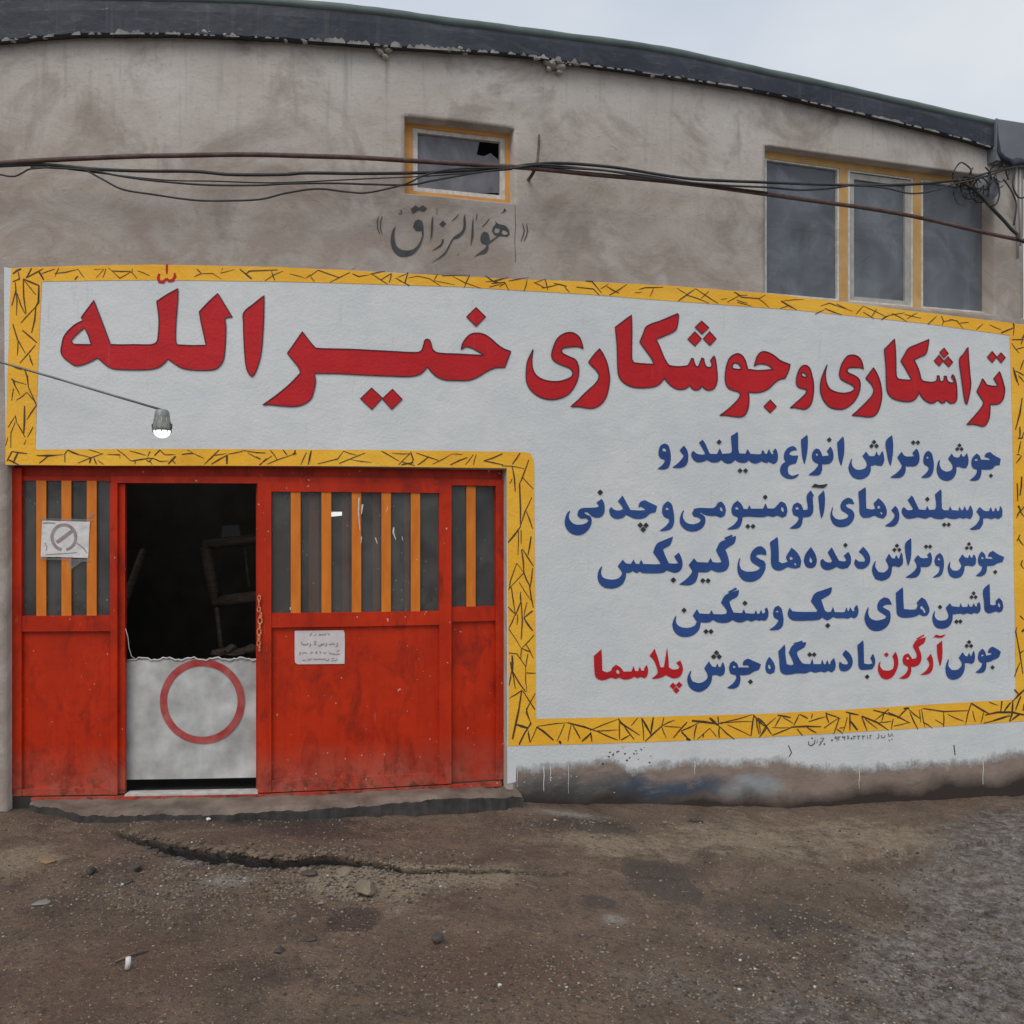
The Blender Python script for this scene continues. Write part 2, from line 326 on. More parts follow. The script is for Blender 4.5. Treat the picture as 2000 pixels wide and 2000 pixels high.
# ------------------------------------------------------------------ traced lettering: outlines measured on enlarged pieces of the photograph
PIECES = dict(A=(100, 500, 4.2933), B=(500, 560, 3.788), C=(1000, 600, 6.44), D=(1200, 600, 5.52), E=(1500, 650, 7.728), F=(1700, 650, 6.44),
              G=(1270, 830, 5.3667), H=(1600, 840, 5.084), I=(1090, 930, 4.2933), J=(1520, 930, 4.2), K=(1150, 1040, 4.7122), L=(1540, 1040, 4.391),
              M=(1300, 1140, 5.3667), N=(1640, 1130, 5.682), O=(1140, 1240, 4.6), P=(1540, 1230, 4.391), Q=(720, 390, 5.682), R=(1560, 1420, 9.2),
              T=(560, 1220, 14.86), U=(70, 1000, 14.86))
LETTERS = '''
W headline red A
p 358,372 384,440 430,560 478,690 496,742 590,744 700,742 800,744 850,740 885,718 897,660 903,540 893,440 884,380 960,330 1064,272 1060,380 1050,500 1042,640 1045,720 1060,745 1180,750 1298,748 1280,660 1258,560 1242,468 1310,395 1397,314 1450,400 1518,512 1480,514 1455,527 1464,580 1462,700 1452,830 1440,880 1410,925 1370,950 1280,958 1190,955 1100,940 1030,900 978,862 940,905 880,940 800,952 640,953 520,945 460,915 410,870 385,855 320,890 250,915 200,918 160,895 100,845 82,800 90,740 105,680 140,630 200,575 268,540 252,515 300,450
h 278,600 310,660 335,742 270,742 190,740 165,710 210,660
p 1785,330 1700,400 1615,475 1612,560 1616,700 1625,850 1638,940 1660,990 1682,1012 1705,990 1740,900 1762,800 1775,650 1782,500
s 21 970,68 970,110 969,150
s 26 908,148 897,185 908,217 940,219 968,188
s 26 968,188 985,208 1018,205 1040,172 1034,142
W headline red B
p 343,332 390,395 428,440 450,455 700,462 1000,477 1190,485 1225,470 1240,430 1250,395 1265,386 1285,395 1298,430 1310,465 1345,488 1500,497 1690,508 1640,475 1590,450 1550,445 1518,465 1525,430 1550,385 1590,350 1640,342 1690,352 1740,385 1790,430 1835,460 1885,478 1865,530 1840,597 1770,600 1710,625 1640,668 1570,692 1480,692 1400,688 1340,665 1300,630 1270,592 1235,630 1200,652 1130,663 1000,660 800,652 600,642 432,640 440,700 425,780 405,830 350,870 280,885 180,880 100,872 48,875 120,825 210,755 280,690 330,635 310,590 270,540 232,492 290,410
p 1628,152 1700,222 1630,292 1558,222
p 855,748 935,822 858,908 772,828
p 1010,757 1082,832 1005,908 934,828
W headline red C
p 268,525 255,600 250,700 265,790 310,860 380,905 480,930 600,930 700,900 755,865 765,820 740,775 680,745 580,705 515,655 498,600 515,520 560,410 620,350 700,318 780,325 850,380 880,450 898,520 840,495 720,500 640,515 620,550 640,580 720,620 800,660 832,720 842,800 830,890 790,990 720,1085 620,1140 500,1162 380,1140 270,1075 200,985 178,900 180,780 195,680 225,610
p 1103,520 1150,590 1195,690 1220,800 1230,900 1215,1020 1180,1140 1120,1220 1040,1265 960,1270 850,1252 738,1250 830,1170 940,1060 1040,970 1085,910 1095,850 1060,790 1000,730 965,690 1030,600
Y D
p 185,82 190,250 188,420 190,560 212,598 300,608 428,615 400,550 350,480 275,375 310,290 350,205 500,145 680,68 693,85 670,230 640,262 560,300 450,345 490,430 530,530 570,605 600,630 700,640 790,630 815,590 830,550 850,555 860,600 880,640 905,640 925,590 940,548 962,555 970,600 985,635 1020,650 1048,640 1050,610 1035,575 1075,522 1090,570 1105,680 1108,780 1090,850 1060,885 1010,893 970,875 945,845 920,880 880,893 845,880 810,842 770,875 700,885 640,865 580,815 540,765 500,815 450,850 370,865 260,868 170,850 95,805 50,740 38,650 32,450 22,330 10,215 90,155
p 940,148 1018,220 945,290 870,215
p 866,262 938,340 868,418 790,345
p 1025,262 1097,340 1030,412 957,340
p 1320,500 1370,515 1405,560 1425,620 1438,668 1560,682 1715,668 1660,625 1600,610 1545,615 1508,635 1520,590 1545,520 1590,480 1650,485 1720,520 1790,575 1895,618 1875,690 1840,765 1780,780 1730,815 1660,880 1590,912 1520,920 1445,915 1452,970 1445,1070 1415,1150 1370,1180 1280,1178 1200,1165 1132,1168 1200,1120 1280,1050 1340,985 1362,940 1340,912 1280,895 1220,860 1195,790 1198,700 1215,610 1250,540
h 1270,625 1290,600 1330,605 1360,635 1372,668 1320,668 1275,660
p 1682,998 1748,1070 1682,1138 1612,1070
W headline red E
p 555,488 610,510 645,570 665,650 685,740 690,840 680,960 660,1050 620,1115 560,1150 480,1142 400,1128 335,1135 420,1060 520,970 575,910 590,870 565,850 500,835 445,800 428,740 438,650 465,570 505,510
h 505,600 540,600 575,625 592,665 540,665 508,645
W headline red E
p 895,480 870,580 870,680 890,770 940,850 1020,890 1140,910 1250,890 1310,850 1310,825 1270,785 1180,740 1100,690 1080,620 1105,500 1150,410 1210,345 1290,335 1360,360 1410,420 1445,545 1410,525 1300,522 1220,530 1190,565 1220,605 1300,640 1370,690 1395,760 1385,870 1340,980 1260,1080 1150,1145 1050,1150 940,1120 850,1030 800,920 790,820 800,720 840,600
p 1593,525 1640,600 1690,720 1715,850 1720,950 1700,1080 1660,1190 1600,1255 1520,1270 1400,1255 1270,1245 1360,1170 1480,1050 1570,950 1600,870 1580,800 1530,735 1478,685 1540,600
Y F
p 305,75 315,200 322,350 325,500 335,560 365,582 505,595 520,580 490,530 440,440 385,352 430,275 480,195 600,140 738,82 725,160 695,265 620,305 550,340 590,420 620,500 640,580 665,605 740,620 800,618 830,600 840,565 838,540 862,540 868,580 880,612 905,610 922,590 925,545 955,545 960,590 985,620 1025,630 1050,620 1045,590 1015,560 1035,522 1060,570 1080,650 1088,750 1085,840 1060,880 1010,885 970,860 948,845 930,880 895,885 860,850 835,855 800,880 750,882 690,850 640,795 615,740 590,800 540,850 470,865 380,855 290,825 230,770 208,700 200,500 195,400 175,210 235,150
p 925,190 978,260 925,315 870,245
p 862,280 917,350 862,418 800,350
p 975,300 1035,370 985,428 921,360
p 1225,178 1235,350 1250,520 1262,650 1250,750 1225,860 1210,900 1190,860 1165,720 1140,540 1120,330 1170,265
p 1625,485 1660,590 1688,690 1690,740 1675,820 1640,875 1590,898 1505,900 1505,960 1495,1070 1460,1150 1415,1175 1350,1160 1280,1150 1212,1155 1280,1080 1350,1000 1410,920 1425,865 1380,800 1338,735 1375,660 1408,575 1440,620 1460,655 1520,668 1590,672 1598,650 1550,575
p 1530,232 1588,300 1532,375 1470,305
p 1642,248 1697,312 1645,378 1590,310
W line1 blue G
p 150,197 185,212 203,260 212,320 208,390 190,445 150,462 80,460 130,420 158,380 150,358 110,345 92,310 95,260 115,215
h 128,245 150,240 172,262 165,280 128,272
W line1 blue G
p 352,218 385,270 395,330 388,390 360,430 310,447 235,445 290,405 340,350 355,320 312,268
p 548,157 580,210 610,280 625,305 700,308 715,280 728,250 742,280 752,305 830,300 855,290 860,260 855,200 848,120 915,75 918,160 922,270 935,300 1000,305 1010,285 1022,258 1038,285 1050,305 1150,310 1170,300 1178,262 1192,285 1205,305 1228,305 1245,255 1258,285 1275,310 1300,305 1290,275 1315,248 1332,290 1337,340 1325,385 1298,405 1260,390 1245,380 1225,395 1190,385 1170,375 1120,398 1075,395 1035,365 1000,390 940,388 890,362 850,395 800,398 745,362 710,385 650,388 595,362 550,382 490,385 450,355 432,310 450,272 480,300 540,315 580,308 575,290 545,235 515,185
d 722,178,25 943,478,24 1001,478,24
W line1 blue G
p 1490,222 1520,235 1538,262 1510,262 1475,275 1455,300 1470,318 1510,325 1548,320 1540,365 1525,400 1480,410 1450,430 1440,470 1450,515 1490,535 1530,525 1560,515 1525,550 1470,562 1410,545 1370,500 1368,455 1385,415 1425,385 1408,355 1410,300 1440,250
p 1648,105 1652,180 1642,300 1618,408 1598,330 1590,240 1585,155
p 1893,228 1912,270 1920,325 1910,370 1880,400 1830,408 1800,405 1800,460 1785,505 1755,525 1662,523 1720,480 1765,425 1768,405 1720,380 1700,340 1708,285 1740,250 1770,258 1795,300 1805,330 1870,325 1875,305 1858,275
h 1735,298 1755,295 1770,318 1740,322
d 1880,154,24
Y H
p 240,65 248,140 245,230 232,300 220,352 200,290 190,210 183,125
W line1 blue H
p 325,282 320,330 345,380 395,398 450,385 475,355 470,310 435,258 468,215 495,255 540,262 560,250 572,215 582,245 600,258 612,240 630,210 640,250 645,300 625,350 580,348 555,340 530,350 510,345 510,400 490,445 450,475 400,485 340,465 305,415 295,370 310,320
d 547,118,21 522,157,21 572,157,21
p 722,52 732,140 730,230 718,310 710,350 690,300 675,220 665,115
p 970,185 990,230 995,290 980,335 950,355 858,355 858,400 840,445 800,470 710,470 770,430 815,385 828,350 805,310 780,272 820,218 845,255 880,265 950,262 930,228
d 937,122,21 983,122,21
W line1 blue H
p 1085,208 1115,230 1132,290 1138,350 1130,410 1105,455 1070,470 1018,470 1065,430 1092,385 1085,360 1048,335 1040,290 1055,235
h 1065,262 1085,260 1092,282 1068,282
W line1 blue H
p 1198,295 1195,345 1215,390 1265,415 1315,400 1330,370 1320,330 1285,285 1318,235 1340,270 1380,275 1398,265 1410,235 1422,260 1440,270 1452,255 1468,232 1480,290 1475,345 1455,375 1420,370 1390,360 1360,365 1360,410 1345,455 1310,490 1265,500 1210,480 1178,430 1172,380 1185,320
d 1395,151,19 1373,187,19 1416,187,19
p 1565,235 1592,260 1605,295 1700,300 1690,275 1645,262 1660,235 1695,220 1740,255 1800,285 1790,345 1750,350 1720,380 1690,388 1610,388 1608,430 1590,480 1560,498 1500,498 1545,460 1570,420 1572,390 1530,375 1515,335 1525,280
h 1545,290 1565,280 1585,300 1548,308
d 1708,452,19
W line2 blue I
p 100,290 88,330 98,370 140,405 200,408 245,390 260,370 240,352 190,350 165,325 178,285 210,270 270,268 330,262 350,250 325,222 368,192 385,230 388,290 375,325 340,345 290,335 250,300 225,298 215,310 240,325 270,340 280,370 270,420 235,465 190,490 140,488 90,460 62,410 62,360 80,310
d 355,135,22
p 542,165 570,220 605,285 690,290 740,285 720,265 690,250 675,262 690,220 725,203 770,225 828,252 815,300 770,312 730,345 690,355 640,352 600,335 570,320 545,345 490,355 450,335 432,290 445,262 475,285 520,290 550,275 535,245 505,210
d 690,410,22 738,412,22 715,447,22
W line2 blue I
p 920,212 950,235 965,290 972,340 968,400 945,440 900,455 855,458 905,420 935,380 932,355 890,335 875,295 885,245
h 900,265 920,260 935,280 905,285
W line2 blue I
p 1055,285 1045,340 1075,390 1130,405 1185,390 1205,365 1180,345 1140,335 1128,310 1145,275 1190,268 1300,270 1325,255 1345,225 1370,215 1395,245 1405,290 1395,330 1365,345 1330,330 1300,330 1250,325 1195,300 1190,312 1225,335 1235,365 1225,410 1190,445 1130,462 1070,445 1030,400 1025,360 1040,310
h 1355,262 1375,258 1382,280 1378,300 1360,285
p 1505,208 1535,235 1555,275 1590,280 1605,245 1618,275 1720,275 1740,230 1755,272 1810,272 1840,245 1870,213 1905,235 1920,290 1910,330 1880,345 1840,328 1800,338 1760,330 1720,340 1640,338 1600,335 1545,340 1540,380 1520,425 1480,442 1420,445 1475,410 1510,365 1508,340 1470,325 1457,290 1470,240
h 1485,262 1505,255 1522,278 1490,280
h 1872,255 1890,262 1895,290 1885,305 1868,280
d 1738,175,19 1592,420,19 1635,420,19
Y J
p 265,118 290,160 280,170 285,270 275,310 250,330 200,335 195,370 180,410 150,427 95,427 145,390 170,350 165,330 130,315 118,285 125,240 155,218 185,235 205,280 240,278 245,250 235,165
h 140,255 160,250 175,272 145,275
p 375,118 380,200 372,290 355,345 342,280 330,165
k 275,92 300,64 340,74 405,65 375,92 335,92 300,88
W line2 blue J
p 448,250 440,310 470,350 520,358 570,340 580,318 550,295 520,275 513,240 530,205 570,180 605,190 622,228 580,222 550,235 565,258 605,280 622,315 612,360 575,400 520,415 465,400 435,355 430,310
p 718,92 718,180 720,265 760,275 800,270 790,235 785,225 825,182 865,225 885,270 885,315 860,345 820,335 790,320 750,335 700,340 672,310 668,230 660,130
h 812,245 835,238 838,262 815,268
h 842,290 858,300 850,318 832,300
p 962,245 985,285 990,340 975,385 940,410 875,408 925,375 955,335 955,310 930,280
p 1098,160 1125,215 1155,275 1210,280 1225,245 1238,280 1290,275 1300,240 1290,150 1338,108 1340,200 1342,265 1360,280 1400,282 1412,248 1425,280 1480,285 1490,252 1502,282 1520,280 1530,248 1545,282 1562,280 1578,240 1595,285 1592,325 1575,348 1545,340 1520,345 1490,338 1460,348 1410,345 1380,335 1350,348 1290,345 1250,330 1210,345 1150,335 1110,342 1060,345 1025,315 1015,280 1030,255 1060,280 1100,280 1110,265 1065,195
d 1225,188,18 1364,397,17 1401,397,17
p 1655,255 1690,285 1730,290 1745,255 1758,290 1775,290 1785,258 1800,290 1815,285 1825,245 1838,280 1835,330 1810,348 1780,340 1750,348 1720,340 1680,345 1678,390 1655,430 1610,438 1575,435 1625,400 1655,355 1655,325 1630,290
W line3 blue K
p 122,310 110,370 130,415 190,435 260,430 300,400 310,365 270,310 315,252 340,285 390,292 412,252 430,290 465,292 482,252 500,292 650,295 665,285 650,260 595,182 630,105 690,75 775,40 745,115 700,140 680,155 700,210 735,285 790,290 830,285 790,220 830,187 855,245 862,300 845,345 800,368 750,355 720,345 680,368 500,370 470,355 440,370 405,350 380,365 340,368 335,420 310,470 270,500 210,513 140,500 95,455 85,400 95,350
d 780,437,24
p 972,240 1000,275 1100,280 1122,235 1140,275 1190,280 1225,275 1215,240 1175,165 1210,95 1260,70 1355,33 1340,95 1290,130 1255,155 1275,205 1290,270 1285,315 1255,350 1190,362 1130,340 1090,362 1010,362 1000,410 980,455 930,482 835,478 890,440 945,385 955,350 925,300
p 1250,52 1320,22 1325,34 1260,62
d 1052,443,22 1100,443,22
W line3 blue K
p 1395,230 1385,290 1400,340 1450,362 1530,358 1575,335 1580,320 1540,295 1500,265 1490,225 1505,175 1550,135 1590,132 1625,165 1632,205 1580,198 1545,205 1535,220 1570,245 1615,270 1625,310 1610,365 1570,420 1500,450 1430,440 1385,390 1372,330 1380,270
p 1735,42 1742,150 1745,270 1780,285 1830,270 1815,225 1865,142 1918,193 1948,257 1940,316 1902,327 1859,322 1830,315 1780,340 1740,348 1695,325 1680,280 1678,180 1668,92
h 1842,225 1868,222 1880,245 1850,255
h 1885,275 1905,282 1915,302 1890,300
W line3 blue L
p 190,128 225,185 238,240 225,285 195,302 155,295 133,250 145,190
h 180,205 198,225 205,250 190,262 175,245
p 370,130 400,190 430,245 480,250 500,235 475,200 512,168 530,210 530,260 505,300 455,308 410,290 370,312 320,318 285,295 275,250 290,228 320,255 365,260 375,240 338,170
d 488,108,18
p 640,125 680,175 697,225 685,275 640,308 590,305 565,265 575,230 600,250 650,252 660,235 640,195 605,165
W line3 blue L
p 745,245 740,295 770,340 815,345 850,320 860,290 835,235 862,185 885,220 910,228 925,195 938,225 952,222 968,170 978,220 975,270 945,295 910,285 885,292 880,340 860,385 800,410 745,395 720,340 722,290
d 930,113,17 908,148,17 950,148,17
p 1048,50 1050,150 1045,220 1025,285 1010,210 1002,100
p 1215,170 1228,215 1222,265 1195,290 1130,292 1130,330 1110,370 1075,385 1005,385 1060,350 1100,305 1100,275 1080,235 1110,195 1135,220 1195,220 1205,210 1190,195
d 1180,120,17 1215,120,17
W line3 blue L
p 1300,178 1322,205 1332,260 1325,325 1300,370 1240,385 1285,350 1300,310 1298,290 1265,280 1255,245 1270,200
h 1280,218 1298,216 1305,238 1282,238
W line3 blue L
p 1388,250 1385,295 1405,325 1450,330 1480,305 1485,275 1465,235 1495,190 1515,215 1545,222 1555,192 1568,220 1580,218 1595,188 1608,225 1605,270 1580,288 1545,280 1510,285 1505,330 1480,375 1435,388 1390,370 1370,320 1372,285
d 1552,98,16 1533,132,16 1570,132,16
p 1660,165 1685,190 1692,225 1760,230 1745,205 1715,205 1725,180 1755,160 1800,190 1850,212 1835,250 1790,262 1760,280 1700,285 1700,320 1685,355 1655,372 1612,372 1655,330 1668,290 1640,275 1630,240 1640,195
h 1655,210 1670,206 1682,226 1655,228
d 1775,338,17
W line4 blue M
p 112,335 105,395 130,440 190,465 260,462 315,435 330,395 290,335 330,270 355,315 460,322 482,280 500,322 620,322 645,305 640,270 585,200 625,125 690,95 768,68 750,130 690,165 665,185 680,240 710,305 800,312 820,270 835,312 930,318 945,280 960,318 985,318 1000,275 1015,315 1040,310 1050,290 1040,270 1060,250 1075,300 1065,360 1040,385 1005,378 980,385 950,375 900,392 860,378 800,400 750,398 700,375 660,400 600,408 540,398 500,375 450,402 365,402 360,440 340,490 290,535 215,555 140,540 90,490 75,430 90,375
d 195,278,25 832,203,25 424,500,25 476,500,25
p 655,88 740,42 748,54 668,97
W line4 blue M
p 1178,232 1210,260 1225,320 1232,380 1222,440 1190,475 1150,483 1090,485 1150,440 1185,395 1180,375 1140,350 1130,305 1145,255
h 1150,290 1175,278 1190,298 1155,302
W line4 blue M
p 1740,38 1725,100 1670,140 1625,165 1645,220 1670,285 1700,300 1735,298 1755,245 1770,300 1860,302 1881,296 1895,250 1908,290 1919,291 1936,249 1957,291 1985,286 1980,258 2004,225 2018,277 2009,329 1980,360 1943,348 1910,362 1872,357 1800,358 1755,345 1720,370 1690,378 1645,350 1600,375 1500,382 1340,382 1295,350 1282,310 1300,255 1325,290 1400,298 1580,298 1595,280 1525,182 1565,105 1650,70
d 1700,438,25
W line4 blue N
p 318,315 312,380 335,440 400,468 460,460 510,440 520,415 480,385 430,350 420,305 440,250 490,212 540,225 575,285 520,285 480,300 475,320 510,340 550,365 560,410 550,480 510,540 430,578 350,565 295,505 278,440 290,380
p 700,98 702,230 708,340 780,348 845,345 868,300 858,270 908,212 950,240 985,310 992,365 970,405 930,412 885,392 840,415 770,430 680,425 640,395 632,320 625,160
h 890,310 915,300 945,340 957,375 937,385 920,350 895,335
W line4 blue N
p 1058,360 1050,410 1075,455 1130,470 1190,455 1210,420 1205,380 1180,330 1225,275 1245,310 1330,320 1345,275 1360,318 1420,318 1430,280 1445,315 1475,315 1490,275 1505,312 1530,310 1530,285 1550,262 1562,310 1555,360 1530,385 1490,378 1460,390 1420,380 1380,392 1340,385 1250,395 1248,450 1225,510 1180,545 1120,552 1065,530 1035,470 1035,410
d 1115,315,23 1490,162,21 1466,205,21 1512,205,21 1297,477,23 1340,475,23
p 1662,60 1665,170 1668,290 1700,300 1740,290 1735,250 1770,218 1800,250 1812,310 1800,355 1770,372 1735,360 1690,375 1650,380 1615,350 1608,260 1598,130
h 1760,265 1780,275 1785,310 1770,320 1755,295
W line5 red O
p 160,128 165,200 168,320 210,335 250,320 255,300 290,268 330,290 360,330 430,328 448,280 465,325 490,325 505,285 520,322 545,320 545,300 570,270 580,320 570,370 545,390 515,378 485,388 455,375 420,395 360,400 320,385 290,395 250,385 200,402 150,405 110,380 98,330 92,190
h 300,310 320,320 325,345 305,350 290,330
p 638,122 665,200 690,290 720,290 735,200 750,110 760,200 765,290 800,310 850,305 860,285 830,250 868,228 890,290 885,340 860,378 810,390 760,372 740,360 700,382 640,395 610,392 650,360 665,335 645,260 620,215 592,190
q 803,458,27 858,450,27 832,497,27
W line5 blue O
p 965,318 955,370 975,420 1035,435 1090,415 1115,380 1110,345 1085,300 1125,240 1150,285 1185,292 1200,260 1212,292 1230,290 1250,245 1265,300 1255,350 1225,368 1190,355 1150,362 1145,410 1120,460 1070,500 1020,508 960,475 935,420 938,370
d 1193,160,22 1167,195,22 1217,195,22
p 1345,235 1375,260 1388,295 1490,295 1475,268 1430,270 1440,235 1475,215 1530,240 1590,265 1570,310 1530,325 1490,350 1450,358 1400,358 1405,400 1390,455 1350,480 1292,475 1345,435 1372,390 1370,360 1320,345 1308,300 1320,255
h 1338,278 1355,272 1368,295 1340,298
d 1498,420,21
W line5 blue O
p 1668,200 1700,240 1718,290 1710,335 1675,350 1645,335 1635,295 1645,240
h 1662,262 1678,275 1680,305 1665,308 1655,285
Y P
p -30,128 -28,216 -17,297 28,306 50,295 30,245 5,195 45,130 150,108 135,145 80,180 70,200 85,240 115,285 140,295 190,297 205,248 215,297 280,297 290,255 302,297 320,297 332,260 345,297 365,295 365,275 390,245 402,295 395,340 370,362 340,350 310,362 280,355 230,365 190,355 150,370 100,370 57,373 20,380 -38,378 -67,349 -76,254 -84,187
p 45,118 118,95 122,105 55,129
d 183,212,19 221,212,19
p 490,175 530,215 548,270 535,320 495,352 450,350 435,315 440,275 465,295 505,300 515,280 490,240 465,210
W line5 blue P
p 640,92 642,180 645,290 690,298 725,288 705,240 725,208 740,260 735,305 715,335 670,340 620,340 602,310 600,230 592,135
d 675,402,19
W line5 red P
p 790,265 785,310 810,345 860,350 895,335 905,300 900,250 890,225 920,188 938,240 942,290 925,350 890,405 845,425 800,410 770,360 768,310 778,280
q 840,213,19
p 1180,62 1165,110 1130,135 1115,150 1135,200 1140,250 1125,290 1095,312 1052,318 1052,355 1035,400 1000,420 945,418 1000,380 1025,335 1022,315 985,295 978,250 995,215 1025,200 1045,225 1060,250 1090,245 1100,225 1090,190 1065,140 1095,90
h 1010,240 1025,230 1038,250 1015,255
p 1095,75 1160,40 1165,51 1110,81
p 1222,205 1240,260 1240,320 1220,365 1180,385 1130,385 1175,355 1205,310 1205,280 1185,248
p 1318,92 1322,200 1315,270 1300,315 1285,260 1275,200 1272,130
p 1240,70 1265,40 1300,50 1350,38 1320,66 1290,69 1260,65
W line5 blue P
p 1375,250 1370,310 1400,348 1450,345 1485,315 1490,285 1465,240 1495,195 1515,225 1540,230 1550,200 1562,228 1572,225 1590,180 1598,225 1590,275 1570,290 1540,282 1510,285 1510,330 1490,385 1450,418 1405,425 1365,400 1350,345 1355,300
d 1550,105,17 1530,138,17 1568,138,17
p 1665,165 1685,190 1695,225 1745,215 1740,195 1712,195 1725,165 1750,148 1785,165 1820,190 1800,235 1760,255 1730,270 1695,278 1695,315 1680,355 1650,368 1608,365 1650,330 1668,285 1640,270 1628,235 1640,190
h 1652,218 1668,208 1682,222 1655,230
d 1752,322,17
W inscription ink Q
p 300,285 288,360 290,440 310,510 360,550 430,562 500,545 555,490 590,410 592,345 530,345 495,300 515,240 555,215 598,240 608,300 610,390 590,470 550,545 490,605 420,628 350,628 290,585 255,520 245,440 262,350
p 520,60 558,88 600,60 650,95 612,130 556,112 490,155 468,100
p 715,175 718,260 710,380 685,462 690,350 700,220
p 830,430 832,470 800,520 695,572 730,545 800,490 815,440
p 825,230 862,264 822,304 784,268
s 8 760,90 757,165
s 10 345,118 368,125 366,150 345,160 335,145
W inscription ink Q
p 1070,155 1080,250 1075,320 1040,390 980,430 945,440 900,520 860,590 790,650 685,702 780,640 850,575 890,500 930,430 960,400 1020,360 1050,310 1055,200
p 1165,180 1165,300 1162,420 1130,515 1140,400 1150,260
s 14 1205,155 1195,225
s 12 925,235 962,205 1000,160
s 8 985,612 1008,598
W inscription ink Q
p 1285,350 1325,370 1342,420 1350,455 1430,400 1390,380 1370,345 1385,300 1410,270 1405,235 1440,265 1520,290 1560,340 1565,385 1535,410 1470,400 1440,410 1350,480 1330,500 1330,540 1300,590 1230,610 1165,638 1240,575 1300,530 1310,495 1260,485 1240,440 1255,380
h 1395,330 1410,310 1450,315 1455,345 1440,370 1400,365
h 1480,345 1500,330 1540,355 1545,380 1510,390 1478,375
p 1505,92 1530,118 1500,140 1460,155 1495,128
s 13 1260,300 1300,262 1345,207
W bracket ink Q
s 12 110,185 95,250 100,320 122,375
s 12 150,182 130,250 130,320 150,375
W bracket ink Q
s 12 1708,260 1730,340 1712,410 1690,465
s 12 1755,265 1765,350 1748,410 1725,460
W signature ink R
s 17 175,255 185,318 228,334 278,300 297,228
d 240,200,13
s 13 338,225 328,292
s 17 392,255 402,290 365,335
s 15 388,208 455,192 425,255 388,285
d 462,306,14
W signature ink R
d 600,235,15
s 18 668,170 650,190 668,208 690,170 692,245
s 18 718,168 722,238
s 15 720,172 738,182 752,165
s 18 800,158 785,180 800,195 825,160 830,238
s 18 905,200 885,150 870,195
s 15 868,205 905,208
d 952,205,15
s 18 990,155 995,222
s 15 990,165 1015,175 1028,158
s 18 1060,150 1080,222
s 15 1062,160 1090,168 1105,150
s 18 1150,150 1160,220
s 15 1150,160 1178,168 1190,150
s 15 1235,148 1240,215
s 18 1285,140 1290,212
s 15 1288,150 1320,150
W signature ink R
s 14 1445,120 1445,190 1405,215
s 14 1490,145 1500,195 1545,190 1560,140
s 14 1610,110 1630,170 1660,160 1680,115 1700,165
d 1630,238,10
d 1680,220,10
'''
def parse_letters():
    words = []; cur = None
    for ln in LETTERS.strip().split('\n'):
        t = ln.split()
        if t[0] == 'W':
            cur = dict(line=t[1], col=t[2], shapes=[]); words.append(cur); pc = PIECES[t[3]]
        elif t[0] == 'Y': pc = PIECES[t[1]]
        else:
            conv = lambda q: (pc[0] + q[0] / pc[2], pc[1] + q[1] / pc[2])
            if t[0] in 'dq':
                for a in t[1:]:
                    x, y, r = map(float, a.split(','))
                    cur['shapes'].append((t[0], conv((x, y)), r / pc[2] * 1.12))
            elif t[0] == 's':
                cur['shapes'].append(('s', float(t[1]) / pc[2], [conv(tuple(map(float, a.split(',')))) for a in t[2:]]))
            else:
                loop = [conv(tuple(map(float, a.split(',')))) for a in t[1:]]
                if t[0] == 'h': cur['shapes'][-1][2].append(loop)
                else: cur['shapes'].append((t[0], loop, []))
    return words
WORDS = parse_letters()
